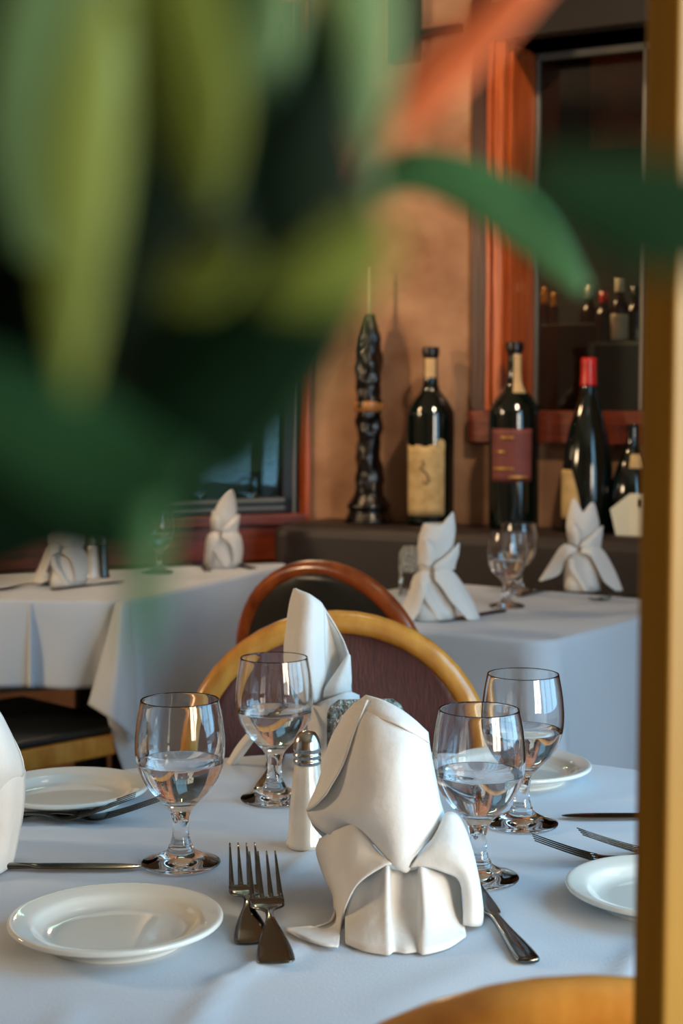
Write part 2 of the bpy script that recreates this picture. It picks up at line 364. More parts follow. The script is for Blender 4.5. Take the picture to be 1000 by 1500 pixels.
# ------------------------------------------------------------------ ledge and banquette
LEDGE = 0.853
bm = NB(); box(bm, 0.06, 1.9, -0.16, 0, LEDGE - 0.03, LEDGE, WR); struct('trim_4', bm, M['blackwood'])
bq = tag(empty('banquette', WR @ Vector((0.6, -0.3, 0))), 'dark brown banquette along the far wall below the row of bottles', 'bench')
def bqpart(name, prof_boxes, m, bev=0.02):
    bm = NB()
    for b in prof_boxes: box(bm, *b, WR)
    o = finish(name, bm, m, None, bq.location, smooth=False, bevel=bev); o.parent = bq; o.location = (0, 0, 0)
    o.modifiers['bevel'].segments = 4
    return o
bqpart('backrest', [(0.02, 1.75, -0.26, -0.165, 0.40, LEDGE + 0.004)], M['banquette'], 0.035)
bqpart('seat', [(0.05, 1.6, -0.72, -0.262, 0.30, 0.44)], M['banquette'], 0.03)
bqpart('base', [(0.06, 1.6, -0.68, -0.17, 0.0, 0.299)], M['blackwood'], 0.005)

# ------------------------------------------------------------------ bottles on the ledge
def ledge_at(px, dep=-0.08):
    h = hitR(px, 700, dep); return WR @ Vector((h.x, dep, LEDGE))
FACE = math.atan2(-0.88, -0.47)                                # facing the room
def bottle(px, prof, label, cat='bottle', group='bottles on the ledge', dep=-0.08):
    root = empty('wine_bottle', ledge_at(px, dep)); tag(root, label, cat, group)
    bm = NB(); lathe(bm, smoothprof(prof, 6), 40, cap=True); finish('glass_body', bm, M['bottle'], root)
    return root
def wrap(root, name, m, prof, z0, z1, a0, a1, off=0.0012, nz=10, na=20, edge=None, parent=None):
    """paper label following the bottle's surface"""
    sp = smoothprof(prof, 6)
    def rad(z):
        for (r1, h1), (r2, h2) in zip(sp, sp[1:]):
            if h1 <= z <= h2: return r1 + (r2 - r1) * (z - h1) / max(1e-6, h2 - h1)
        return sp[-1][0]
    bm = NB(); G = []
    for i in range(nz + 1):
        row = []
        for j in range(na + 1):
            u = j / na; v = i / nz
            if edge: u, v = edge(u, v)
            a = a0 + (a1 - a0) * u; z = z0 + (z1 - z0) * v; r = rad(z) + off
            row.append(Vector((r * math.cos(a), r * math.sin(a), z)))
        G.append(row)
    quads(bm, G); return finish(name, bm, m, parent or root, solid=0.0006)
# angle that looks back at the camera from each bottle
def look(o): return math.atan2(-o.location.y, -o.location.x)
bord = [(0.0005, 0.004), (0.05, 0.0), (0.062, 0.006), (0.064, 0.03), (0.064, 0.16), (0.0645, 0.285), (0.060, 0.312), (0.044, 0.338), (0.026, 0.362), (0.0195, 0.39), (0.0185, 0.43), (0.0185, 0.452), (0.0215, 0.455), (0.0215, 0.474), (0.018, 0.478), (0.0005, 0.478)]
b2 = bottle(630, bord, 'large dark wine bottle with a torn cream label, second from the left on the ledge')
L2 = look(b2)
def torn(u, v): return u, v * (1 - 0.03 * math.sin(u * 9) ** 2) + 0.0
lb = wrap(b2, 'label', M['label_cream'], bord, 0.028, 0.218, L2 - 1.15, L2 + 0.62, edge=torn)
wrap(b2, 'neck_label', M['neckpaper'], bord, 0.395, 0.447, L2 - 0.9, L2 + 0.75)
wrap(b2, 'neck_foil', M['foil_black'], bord, 0.447, 0.476, 0, 2 * PI, na=36)
# scribbled emblem on the label
for pts in ([(-0.35, .175), (-0.25, .165), (-0.42, .155), (-0.28, .148), (-0.12, .138), (-0.06, .122), (-0.2, .112), (-0.32, .12)],):
    bm = NB(); tube(bm, [Vector((0.0656 * math.cos(L2 + a), 0.0656 * math.sin(L2 + a), z)) for a, z in pts], 0.0022, 6); finish('emblem', bm, M['ink'], lb)
bm = NB(); sc_ = Vector((0.0666 * math.cos(L2 + 0.42), 0.0666 * math.sin(L2 + 0.42), 0.220)); tv = Vector((-math.sin(L2 + 0.42), math.cos(L2 + 0.42), 0))
bm.faces.new([bm.verts.new(sc_ + tv * 0.012 * math.cos(k * PI / 12) + Vector((0, 0, 0.013 * math.sin(k * PI / 12)))) for k in range(24)])
finish('seal', bm, M['label_cream'], lb, smooth=False, solid=0.001)
b3p = [(r * 1.03, z * 1.02) for r, z in bord]
b3 = bottle(752, b3p, 'large dark wine bottle with a maroon label, third from the left on the ledge')
L3 = look(b3)
lb = wrap(b3, 'label', M['label_maroon'], b3p, 0.125, 0.262, L3 - 1.0, L3 + 0.75)
for z0, z1, a0, a1 in ((0.235, 0.243, -0.5, 0.0), (0.155, 0.162, -0.9, 0.0), (0.134, 0.140, -0.2, 0.6), (0.2, 0.205, -0.7, -0.35)):
    wrap(b3, 'label_line', M['gold'], b3p, z0, z1, L3 + a0, L3 + a1, off=0.0022, parent=lb, nz=2)
wrap(b3, 'neck_label', M['neckpaper'], b3p, 0.355, 0.455, L3 - 0.1, L3 + 0.95)
wrap(b3, 'neck_foil', M['foil_black'], b3p, 0.46, 0.486, 0, 2 * PI, na=36)
champ = [(0.0005, 0.006), (0.05, 0.0), (0.062, 0.006), (0.0645, 0.04), (0.0645, 0.13), (0.062, 0.18), (0.054, 0.235), (0.042, 0.285), (0.029, 0.325), (0.0215, 0.355), (0.0185, 0.385), (0.0175, 0.43), (0.0185, 0.44), (0.014, 0.445), (0.0005, 0.445)]
b4 = bottle(860, champ, 'sloping dark sparkling wine bottle with bright red foil neck on the ledge')
L4 = look(b4)
wrap(b4, 'neck_foil', M['foil_red'], champ, 0.372, 0.4445, 0, 2 * PI, na=36, off=0.002)
wrap(b4, 'label', M['label_cream'], champ, 0.035, 0.16, L4 - 1.45, L4 - 0.25, edge=lambda u, v: (u * (1 - 0.35 * v * v), v))
b5p = [(r * 0.86, z * 0.62) for r, z in champ]
b5 = bottle(926, b5p, 'small dark bottle behind the white card at the right end of the ledge', dep=-0.062)
wrap(b5, 'label', M['label_cream'], b5p, 0.165, 0.2, look(b5) - 0.2, look(b5) + 0.9)
# candle stuck in a wax covered bottle
cb = empty('candle_bottle', ledge_at(540)); tag(cb, 'knobbly black wax covered bottle with a thin candle at the left end of the ledge', 'candle holder')
cp = [(0.0005, 0.004), (0.062, 0.0), (0.064, 0.012), (0.056, 0.03), (0.060, 0.045), (0.050, 0.062), (0.040, 0.08), (0.040, 0.10), (0.037, 0.16), (0.033, 0.21), (0.035, 0.26), (0.036, 0.30), (0.039, 0.33), (0.033, 0.345), (0.036, 0.38), (0.037, 0.43), (0.035, 0.48), (0.029, 0.52), (0.018, 0.555), (0.012, 0.57), (0.0005, 0.572)]
def bumpy(a, z):
    k = 1.0 if z < 0.08 else 1 + 0.22 * (noise.noise(Vector((math.cos(a) * 1.6, math.sin(a) * 1.6, z * 34))) + 0.15 * math.sin(z * 90 + a))
    return k
bm = NB(); lathe(bm, smoothprof(cp, 6), 40, bumpy, True); finish('wax_body', bm, M['wax'], cb)
bm = NB(); lathe(bm, [(0.034, 0.302), (0.0405, 0.306), (0.042, 0.318), (0.041, 0.33), (0.034, 0.334)], 32, lambda a, z: 1 + 0.06 * math.sin(3 * a)); finish('wax_band', bm, M['waxband'], cb)
bm = NB(); tube(bm, [(0, 0, 0.55), (-0.002, 0, 0.62), (-0.004, 0, 0.70)], [0.007, 0.0055, 0.004], 10); finish('candle', bm, M['candle'], cb)
# white tent card
tp = ledge_at(934, -0.152)
ct = empty('tent_card', tp, math.atan2(-0.47, 0.88)); tag(ct, 'folded white card standing at the right end of the bottle ledge', 'card')
bm = NB(); x0, x1, h = -0.02, 0.075, 0.105
quads(bm, [[Vector((x0, -0.004, 0)), Vector((x1, -0.004, 0))], [Vector((x0, 0.0, h)), Vector((x1, 0.0, h))]])
quads(bm, [[Vector((x0, -0.004, 0)), Vector((x0 - 0.028, -0.02, 0.0))], [Vector((x0, 0.0, h)), Vector((x0 - 0.044, -0.02, 0.066))]])
finish('card_sheet', bm, M['card'], ct, smooth=False, solid=0.0012)
bm = NB(); box(bm, 0.004, 0.014, -0.0065, -0.0035, 0.074, 0.092); finish('printed_mark', bm, M['ink'], ct, smooth=False)

# ------------------------------------------------------------------ things behind window_2
def back_box(name, px0, py0, px1, py1, d0, d1, label, cat, m=M['blackbox']):
    a = hitR(px0, py0, d0); b = hitR(px1, py1, d0)
    bm = NB(); box(bm, a.x, b.x, d0, d1, b.z, a.z, WR)
    o = finish(name, bm, m, loc=WR @ Vector(((a.x + b.x) / 2, (d0 + d1) / 2, b.z)), smooth=False, bevel=0.004); tag(o, label, cat); return o, a, b
o, a, b = back_box('cabinet', 868, 503, 990, 640, 0.32, 0.6, 'black cabinet behind the right window with bottles standing on its top', 'cabinet')
bm = NB(); box(bm, a.x - 0.006, b.x, 0.312, 0.322, a.z - 0.006, a.z + 0.004, WR); box(bm, a.x - 0.006, a.x + 0.004, 0.312, 0.322, b.z, a.z, WR)
e = finish('metal_edge', bm, M['greyedge'], loc=o.location, smooth=False); e.parent = o; e.location = (0, 0, 0)
cab_z = a.z
o, a, b = back_box('screen_monitor', 765, 476, 872, 640, 0.42, 0.5, 'black flat screen standing behind the right window left of the cabinet', 'screen')
mon_z = a.z
smb = [(0.0005, 0.0), (0.026, 0.0), (0.028, 0.006), (0.028, 0.09), (0.026, 0.11), (0.012, 0.135), (0.0105, 0.175), (0.0125, 0.178), (0.0125, 0.186), (0.0005, 0.187)]
for px, d, z, hgt, cap, lab, desc in ((884, 0.44, cab_z, 0.8, 'foil_red', None, 'small dark bottle with a reddish cap behind the right window, left one on the cabinet'), (907, 0.44, cab_z, 1.0, 'whitelabel', 'whitelabel', 'bottle with a white label on the cabinet behind the right window'), (930, 0.5, cab_z, 0.9, 'foil_black', None, 'dark bottle beside the window bead, rightmost on the cabinet'), (862, 0.56, cab_z - 0.0, 0.95, 'greyedge', None, 'tall grey capped bottle behind the black flat screen')):
    hx = hitR(px, 490, d); pr = [(r, zz * hgt) for r, zz in smb]
    r_ = empty('back_bar_bottle', WR @ Vector((hx.x, d, z))); tag(r_, desc, 'bottle', 'bottles behind the window')
    bm = NB(); lathe(bm, smoothprof(pr, 4), 24, cap=True); finish('glass_body', bm, M['lowbottle'], r_)
    bm = NB(); lathe(bm, [(0.0138, 0.15 * hgt), (0.0138, 0.19 * hgt), (0.0005, 0.191 * hgt)], 20, cap=False); finish('cap', bm, M[cap], r_)
    if lab: wrap(r_, 'label', M[lab], pr, 0.012, 0.085, look(r_) - 1.0, look(r_) + 1.0)
for k, (px, desc) in enumerate(((797, 'left of two small brass capped jars above the black flat screen'), (811, 'right of two small brass capped jars above the black flat screen'))):
    hx = hitR(px, 470, 0.46); r_ = empty('spice_jar', WR @ Vector((hx.x, 0.46, mon_z))); tag(r_, desc, 'jar', 'jars behind the window')
    hgt = 0.09 - 0.012 * k
    bm = NB(); lathe(bm, smoothprof([(0.0005, 0), (0.012, 0), (0.0125, 0.004), (0.0125, hgt * .6), (0.0095, hgt * .7), (0.0095, hgt * .72)], 4), 20, cap=True); finish('glass_body', bm, M['lowbottle'], r_)
    bm = NB(); lathe(bm, smoothprof([(0.0105, hgt * .7), (0.0115, hgt * .74), (0.0105, hgt * .86), (0.011, hgt * 1.0), (0.006, hgt * 1.2), (0.0005, hgt * 1.22)], 4), 20); finish('cap', bm, M['gold'], r_)

# ------------------------------------------------------------------ tables and cloths
def cloth_poly(name, poly, drops, z, label, flare=0.05, seed=0, ripple=0.012, rc=0.05, fold=None):
    """cloth over a polygonal top; drops: hem length for each edge"""
    n = len(poly); poly = [Vector(p) for p in poly]; loop = []
    for i in range(n):
        p0, p1, p2 = poly[i - 1], poly[i], poly[(i + 1) % n]
        e1 = (p0 - p1).normalized(); e2 = (p2 - p1).normalized()
        a = p1 + e1 * rc; b = p1 + e2 * rc
        for k in range(13):
            t = k / 12; q = a * (1 - t) ** 2 + p1 * 2 * t * (1 - t) + b * t * t
            n1 = Vector((-e1.y, e1.x)); n1 = n1 if n1.dot(p1 - sum(poly, Vector((0, 0))) / n) > 0 else -n1
            n2 = Vector((-e2.y, e2.x)); n2 = n2 if n2.dot(p1 - sum(poly, Vector((0, 0))) / n) > 0 else -n2
            nn = (n1 * (1 - t) + n2 * t).normalized()
            cf = math.sin(PI * t)
            loop.append((q, nn, drops[i - 1] * (1 - t) + drops[i] * t + 0.1 * cf, cf))
        q0 = b; q1 = p2 + (p1 - p2).normalized() * rc; m = 26
        nn = n2
        for k in range(1, m):
            t = k / m; loop.append((q0.lerp(q1, t), nn, drops[i], 0.0))
    cen = sum(poly, Vector((0, 0))) / n
    G = []
    for f in (0.02, 0.2, 0.4, 0.6, 0.75, 0.86, 0.93, 0.97, 0.99):
        G.append([Vector((*(cen.lerp(q, f)), z + 0.0015 * noise.noise(Vector((*(cen.lerp(q, f)), seed)) * 5))) for q, *_ in loop])
    for k in range(0, 5):
        a = PI / 2 * k / 4; G.append([Vector((*(q + nn * 0.012 * math.sin(a)), z - 0.012 * (1 - math.cos(a)))) for q, nn, *_ in loop])
    m = 16
    for k in range(1, m + 1):
        t = k / m; row = []
        for i, (q, nn, dr, cf) in enumerate(loop):
            w = ripple * t * (noise.noise(Vector((i * 0.10, seed, t * 0.6))) * 1.6 + 0.5 * math.sin(i * 0.42 + seed))
            out = 0.014 + flare * 0.5 * t + cf * flare * 1.6 * t ** 1.2 + w
            # corners fall in a fold: the ring squeezes in beside the corner
            row.append(Vector((*(q + nn * out), z - 0.012 - dr * t)))
        G.append(row)
    bm = NB(); V = quads(bm, G, True); bm.faces.new(V[0])
    for f_ in fold or []: patch(bm, [[P(*p) for p in r] for r in f_], 6)
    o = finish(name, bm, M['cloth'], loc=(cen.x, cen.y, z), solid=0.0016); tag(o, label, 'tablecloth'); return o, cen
def table_under(cen, pts, z, label):
    root = empty('dining_table', (cen.x, cen.y, 0)); tag(root, label, 'table')
    bm = NB(); top = [bm.verts.new((cen.lerp(Vector(p), 0.965).x - cen.x, cen.lerp(Vector(p), 0.965).y - cen.y, z - 0.004)) for p in pts]
    f = bm.faces.new(top); r = bmesh.ops.extrude_face_region(bm, geom=[f])
    for v in r['geom']:
        if isinstance(v, bmesh.types.BMVert): v.co.z -= 0.028
    finish('tabletop', bm, M['blackwood'], root, smooth=False)
    bm = NB(); lathe(bm, smoothprof([(0.04, 0.03), (0.04, 0.3), (0.035, 0.6), (0.05, z - 0.033)], 4), 24, cap=True); finish('column', bm, M['iron'], root)
    bm = NB(); lathe(bm, smoothprof([(0.22, 0.0), (0.22, 0.012), (0.15, 0.022), (0.06, 0.03), (0.04, 0.05)], 3), 32, cap=True); finish('base', bm, M['iron'], root)
    return root
TZ = 0.75
# round table in front
RC, RR = Vector((0.045, 1.43)), 0.53
def crease(p, a, b, h, wd):
    ab = b - a; t = max(0, min(1, (p - a).dot(ab) / ab.length_squared)); q = a + ab * t; s = (p - q)
    side = ab.x * s.y - ab.y * s.x; d = s.length
    return h * math.exp(-(d / wd) ** 2) * (1.0 if side > 0 else 1.0) * (0.4 + 0.6 * math.sin(PI * min(1, t * 0.9 + 0.1)))
def flat(px, py): v = T(px, py); return Vector((v.x, v.y))
CREASES = [(flat(250, 1560), flat(330, 1440), 0.006, 0.010), (flat(330, 1440), flat(440, 1388), 0.005, 0.010), (flat(60, 1560), flat(110, 1480), 0.004, 0.012), (flat(395, 1300), flat(470, 1240), 0.004, 0.008), (flat(560, 1480), flat(760, 1390), 0.002, 0.02), (flat(900, 1460), flat(950, 1370), 0.005, 0.008)]
G = []; NA = 200
def top_z(p):
    h = 0.0008 * noise.noise(Vector((p.x * 14, p.y * 14, 3)))
    for a, b, hh, wd in CREASES: h += crease(p, a, b, hh, wd)
    return TZ + h
for k in range(0, 71):
    r = 0.004 + (RR - 0.004) * k / 70
    G.append([Vector((RC.x + r * math.cos(2 * PI * j / NA), RC.y + r * math.sin(2 * PI * j / NA), 0)) for j in range(NA)])
for row in G:
    for v in row: v.z = top_z(Vector((v.x, v.y)))
for k in range(1, 5):
    a = PI / 2 * k / 4
    G.append([Vector((RC.x + (RR + 0.012 * math.sin(a)) * math.cos(2 * PI * j / NA), RC.y + (RR + 0.012 * math.sin(a)) * math.sin(2 * PI * j / NA), TZ - 0.012 * (1 - math.cos(a)))) for j in range(NA)])
for k in range(1, 13):
    t = k / 12; row = []
    for j in range(NA):
        a = 2 * PI * j / NA; rr = RR + 0.014 + 0.016 * t + 0.016 * t * math.sin(13 * a + math.sin(3 * a))
        row.append(Vector((RC.x + rr * math.cos(a), RC.y + rr * math.sin(a), TZ - 0.012 - 0.19 * t)))
    G.append(row)
bm = NB(); V = quads(bm, G, True); bm.faces.new(V[0])
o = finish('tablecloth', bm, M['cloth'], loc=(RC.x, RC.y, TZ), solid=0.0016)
tag(o, 'white cloth over the round table nearest the camera', 'tablecloth')
table_under(RC, [(RC.x + RR * math.cos(2 * PI * j / 40), RC.y + RR * math.sin(2 * PI * j / 40)) for j in range(40)], TZ, 'round dining table in the foreground under its white cloth')
# right rear table
fr, lr = Vector((0.372, 2.86)), 0.66
u = Vector((0.59, 0.81)).normalized(); v = Vector((-0.81, 0.59)).normalized()
RP = [fr, fr + u * lr, fr + u * lr + v * lr, fr + v * lr]
_, cen = cloth_poly('tablecloth', RP, [0.46, 0.46, 0.4, 0.23], TZ, 'white cloth over the square table at the right, below the bottles', 0.04, 4, 0.016)
table_under(cen, RP, TZ, 'square dining table at the right under its white cloth, below the bottles')
# left rear table
LP = [Vector((-0.475, 3.44)), Vector((-0.145, 4.22)), Vector((-0.95, 3.93)), Vector((-0.87, 3.47))]
_, cen = cloth_poly('tablecloth', LP, [0.46, 0.3, 0.2, 0.18], TZ, 'white cloth over the table at the left, below the dark window', 0.03, 9, 0.010, fold=[
    [[(170, 884, 3.41), (178, 881, 3.40), (186, 880, 3.405), (192, 880, 3.42)], [(152, 950, 3.37), (172, 952, 3.335), (184, 950, 3.35), (196, 950, 3.40)], [(138, 1000, 3.35), (166, 1010, 3.315), (184, 1012, 3.335), (199, 1012, 3.39)], [(129, 1032, 3.34), (160, 1052, 3.31), (184, 1070, 3.33), (201, 1090, 3.385)]],
    [[(40, 884, 3.46), (44, 884, 3.44), (49, 884, 3.46)], [(40, 950, 3.45), (44.5, 950, 3.42), (49, 950, 3.45)], [(39, 1006, 3.44), (45, 1007, 3.41), (51, 1008, 3.44)]]])
table_under(cen, LP, TZ, 'dining table at the left under its white cloth, below the dark window')

# ------------------------------------------------------------------ chairs
def chair(loc, rz, label, wood, panel, seatm):
    root = empty('bentwood_chair', loc, rz); tag(root, label, 'chair')
    R, r = 0.20, 0.0165
    pts = [Vector((-0.19, 0.27, 0)), Vector((-0.2, 0.215, 0.3)), Vector((-R, 0.2, 0.46)), Vector((-R, 0.215, 0.6)), Vector((-R, 0.232, 0.70))]
    arc = [Vector((-R * math.cos(a), 0.232 + 0.028 * math.sin(a), 0.70 + R * 0.935 * math.sin(a))) for a in [PI * k / 24 for k in range(1, 24)]]
    back = pts[:]; mirror = [Vector((-p.x, p.y, p.z)) for p in reversed(pts)]
    path = cr(back, 4)[:-1] + arc[:0] + [pts[-1]] + arc + cr(mirror, 4)
    bm = NB(); tube(bm, path, r, 16); finish('back_rail', bm, M[wood], root)
    # back panel
    G = []
    for i in range(25):
        z = 0.53 + (0.70 + R * 0.935 - 0.008 - 0.53) * i / 24
        hw = R - 0.004 if z < 0.70 else (R - 0.004) * math.sqrt(max(0.0, 1 - ((z - 0.70) / (R * 0.935 - 0.004)) ** 2))
        hw = max(hw, 0.004); y = 0.2 + (z - 0.46) * 0.1333 + 0.0 if z < 0.7 else 0.232 + 0.028 * (z - 0.7) / (R * 0.935)
        G.append([Vector((hw * (2 * k / 16 - 1), y + 0.012 * (1 - (2 * k / 16 - 1) ** 2), z)) for k in range(17)])
    bm = NB(); quads(bm, G); finish('back_panel', bm, M[panel], root, solid=0.014)
    bm = NB(); lathe(bm, smoothprof([(0.0005, 0.445), (0.18, 0.445), (0.2, 0.45), (0.203, 0.465), (0.19, 0.482), (0.12, 0.49), (0.0005, 0.492)], 4), 40); finish('seat', bm, M[seatm], root)
    bm = NB(); lathe(bm, smoothprof([(0.17, 0.41), (0.208, 0.41), (0.212, 0.425), (0.208, 0.444), (0.17, 0.444)], 3), 40); finish('seat_rim', bm, M[wood], root)
    for s in (-1, 1):
        bm = NB(); tube(bm, [(0.15 * s, -0.15, 0.42), (0.158 * s, -0.165, 0.2), (0.165 * s, -0.18, 0)], [0.017, 0.016, 0.013], 12); finish('leg', bm, M[wood], root)
    bm = NB(); tube(bm, [Vector((0.155 * math.cos(a), 0.02 + 0.18 * math.sin(a), 0.2)) for a in [2 * PI * k / 32 for k in range(33)]], 0.009, 8, False); finish('stretcher', bm, M[wood], root)
    return root
c = P(493, 905, 2.15); chair((c.x, c.y - 0.245, 0), 0, 'honey-coloured bentwood chair with a burgundy back panel on the far side of the round table', 'honey', 'burgundy', 'blackvinyl')
c = P(477, 822, 2.85); rz = PI - math.radians(35)
off = Matrix.Rotation(rz, 3, 'Z') @ Vector((0, 0.245, 0))
chair((c.x - off.x, c.y - off.y, 0), rz, 'reddish bentwood chair with a black back, behind the honey-coloured chair with a burgundy panel', 'redwood', 'blackvinyl', 'blackvinyl')
c = P(858, 1409, 0.80); chair((c.x, c.y + 0.245, 0), PI, 'honey-coloured bentwood chair cut off at the bottom right, nearest the camera', 'honey', 'burgundy', 'blackvinyl')
# dark stool tucked under the left table
sx = empty('stool', (-0.465 - 0.225 * 0.70 - 0.225 * 0.66, 3.435 - 0.225 * 0.70 + 0.225 * 0.74, 0), math.radians(45)); tag(sx, 'black cushioned seat with a wooden edge pushed under the left table', 'stool')
def rbox(x, y, z0, z1, nm, m, bev, parent=sx):
    bm = NB(); box(bm, -x, x, -y, y, z0, z1); o = finish(nm, bm, m, parent, bevel=bev); o.modifiers['bevel'].segments = 4; return o
rbox(0.22, 0.22, 0.461, 0.479, 'seat', M['blackvinyl'], 0.008)
rbox(0.225, 0.225, 0.415, 0.4605, 'seat_frame', M['honey'], 0.004)
for i in (-1, 1):
    for j in (-1, 1):
        bm = NB(); tube(bm, [(0.195 * i, 0.2 * j, 0.416), (0.19 * i, 0.205 * j, 0)], [0.02, 0.014], 10); finish('leg', bm, M['blackwood'], sx)

# ------------------------------------------------------------------ goblets
gout = [(0.0005, 0.0018), (0.020, 0.0012), (0.034, 0.0), (0.0365, 0.0012), (0.0368, 0.003), (0.033, 0.0055), (0.022, 0.0095), (0.0138, 0.0145), (0.0112, 0.0195), (0.0100, 0.0215), (0.0094, 0.0235), (0.0080, 0.03), (0.0076, 0.038), (0.0084, 0.048), (0.0115, 0.057), (0.0185, 0.0655), (0.030, 0.079), (0.0385, 0.0965), (0.0418, 0.1166), (0.0402, 0.143), (0.0366, 0.1655), (0.0362, 0.167)]
gin = [(0.0354, 0.167), (0.0351, 0.1655), (0.0387, 0.143), (0.0403, 0.1166), (0.037, 0.0970), (0.0283, 0.0805), (0.016, 0.0695), (0.0005, 0.0665)]
_sp = smoothprof(gin, 5)
water_prof = [(r + 0.0006, z) for r, z in _sp if z < 0.106][::-1]
water_prof = [(0.0005, 0.0660)] + water_prof[1:] + [(water_prof[-1][0] + 0.0002, 0.106), (0.0005, 0.106)]
_gm = {}
def goblet(px, py, label, group=None):
    loc = T(px, py, TZ); loc.z = TZ + 0.0015
    if not _gm:
        bm = NB(); lathe(bm, smoothprof(gout, 5) + _sp, 64, cap=True); g = finish('water_goblet', bm, M['glass'])
        bm = NB(); lathe(bm, water_prof, 64, cap=True); wt = finish('water', bm, M['water'], g); _gm['g'] = g
    else:
        g = copy_tree(_gm['g'])
    g.location = loc; g.rotation_euler = (0, 0, random.uniform(0, 6)); g.scale = (1.03, 1.03, 0.955); tag(g, label, 'glass', group); return g
GG = 'water goblets'
goblet(265, 1268, 'stemmed water goblet standing behind the front left plate', GG)
goblet(402, 1173, 'stemmed water goblet in front of the burgundy chair back, left of the salt shaker', GG)
goblet(700, 1290, 'stemmed water goblet immediately right of the big front napkin', GG)
goblet(764, 1210, 'stemmed water goblet standing at the rear right of the round table, before a plate', GG)
goblet(742, 890, 'front water goblet of the pair on the right rear table', GG)
goblet(759, 869, 'back water goblet of the pair on the right rear table', GG)
goblet(231, 840, 'water goblet on the left table, half hidden by a leaf', GG)

# ------------------------------------------------------------------ plates
pprof = [(0.0005, 0.004), (0.052, 0.003), (0.054, 0.0), (0.058, 0.0), (0.060, 0.004), (0.072, 0.010), (0.0865, 0.0155), (0.0885, 0.0185), (0.0865, 0.0205), (0.080, 0.0195), (0.0705, 0.0165), (0.0655, 0.012), (0.060, 0.0085), (0.053, 0.0071), (0.047, 0.0070), (0.035, 0.0070), (0.02, 0.0070), (0.0005, 0.0070)]
_pm = {}
def plate(px, py, label):
    loc = T(px, py, TZ + 0.016); loc.z = TZ + 0.001
    if not _pm:
        bm = NB(); lathe(bm, smoothprof(pprof, 4), 72); p = finish('side_plate', bm, M['china']); _pm['p'] = p
    else: p = copy_tree(_pm['p'])
    p.location = loc; tag(p, label, 'plate', 'side plates'); return p
plate(170, 1350, 'white side plate at the front left of the round table')
plate(100, 1157, 'white side plate at the left rear of the round table, beside two forks')
plate(755, 1123, 'white side plate at the far right rear, behind the goblets')
plate(976, 1302, 'white side plate at the right edge, partly behind the golden post')

# ------------------------------------------------------------------ cutlery
def sect(bm, secs):
    """loft of rounded flat sections: (s, halfwidth, z, thickness)"""
    G = []
    for s, w_, z, th in secs:
        ring = []
        for k in range(12):
            a = 2 * PI * k / 12; c, sn = math.cos(a), math.sin(a)
            ring.append(Vector((s, w_ * math.copysign(abs(c) ** 0.6, c), z + th * 0.5 * math.copysign(abs(sn) ** 0.8, sn))))
        G.append(ring)
    V = quads(bm, G, True); bm.faces.new(V[0]); bm.faces.new(V[-1])
def fork_mesh():
    bm = NB()
    # s from the handle end (0) to the tine tips (0.19)
    H = [(0.0, 0.008, 0.0018, 0.002), (0.004, 0.0148, 0.002, 0.0026), (0.028, 0.0135, 0.0034, 0.0028), (0.05, 0.0095, 0.006, 0.003), (0.072, 0.0045, 0.0085, 0.0036), (0.092, 0.0036, 0.0078, 0.0038), (0.104, 0.0072, 0.0058, 0.003), (0.113, 0.0138, 0.0042, 0.0026), (0.122, 0.0152, 0.0044, 0.0022), (0.131, 0.0150, 0.0062, 0.0018)]
    sect(bm, cr4(H, 4))
    for k in range(4):
        y = (k - 1.5) * 0.0082
        pts = []; 
        for t in range(9):
            q = t / 8; s = 0.128 + 0.064 * q; z = 0.0056 + 0.021 * q ** 1.15
            pts.append((s, 0.0027 * (1 - 0.7 * q), z, 0.0019 * (1 - 0.35 * q), y * (1 - 0.05 * q)))
        G = []
        for s, w_, z, th, yy in pts:
            G.append([Vector((s, yy + w_ * math.cos(a), z + th * 0.5 * math.sin(a))) for a in [2 * PI * j / 8 for j in range(8)]])
        V = quads(bm, G, True); bm.faces.new(V[0]); bm.faces.new(V[-1])
    return bm
def cr4(secs, n):
    a = [Vector((s[0], s[1], s[2])) for s in secs]; b = [Vector((s[3], 0, 0)) for s in secs]
    return [(p.x, p.y, p.z, q.x) for p, q in zip(cr(a, n), cr(b, n))]
def knife_mesh():
    bm = NB()
    H = [(0.0, 0.004, 0.0032, 0.003), (0.004, 0.0098, 0.0036, 0.0052), (0.03, 0.0092, 0.004, 0.0055), (0.07, 0.0062, 0.004, 0.0052), (0.10, 0.0048, 0.004, 0.005), (0.112, 0.0054, 0.004, 0.004), (0.122, 0.0085, 0.004, 0.0022), (0.16, 0.0098, 0.004, 0.0015), (0.195, 0.0092, 0.004, 0.0013), (0.212, 0.0055, 0.004, 0.0011), (0.218, 0.0012, 0.004, 0.0009)]
    sect(bm, cr4(H, 4)); return bm
def spoon_mesh():
    bm = NB()
    H = [(0.0, 0.0045, 0.0018, 0.002), (0.004, 0.0098, 0.002, 0.0026), (0.03, 0.009, 0.0035, 0.0028), (0.06, 0.006, 0.007, 0.003), (0.09, 0.0036, 0.0085, 0.0036), (0.112, 0.0034, 0.007, 0.0032), (0.122, 0.0095, 0.0048, 0.0022), (0.14, 0.0178, 0.0032, 0.0018), (0.156, 0.0185, 0.0032, 0.0018), (0.17, 0.0135, 0.0052, 0.0018), (0.177, 0.003, 0.0075, 0.0016)]
    sect(bm, cr4(H, 4)); return bm
_cm = {}
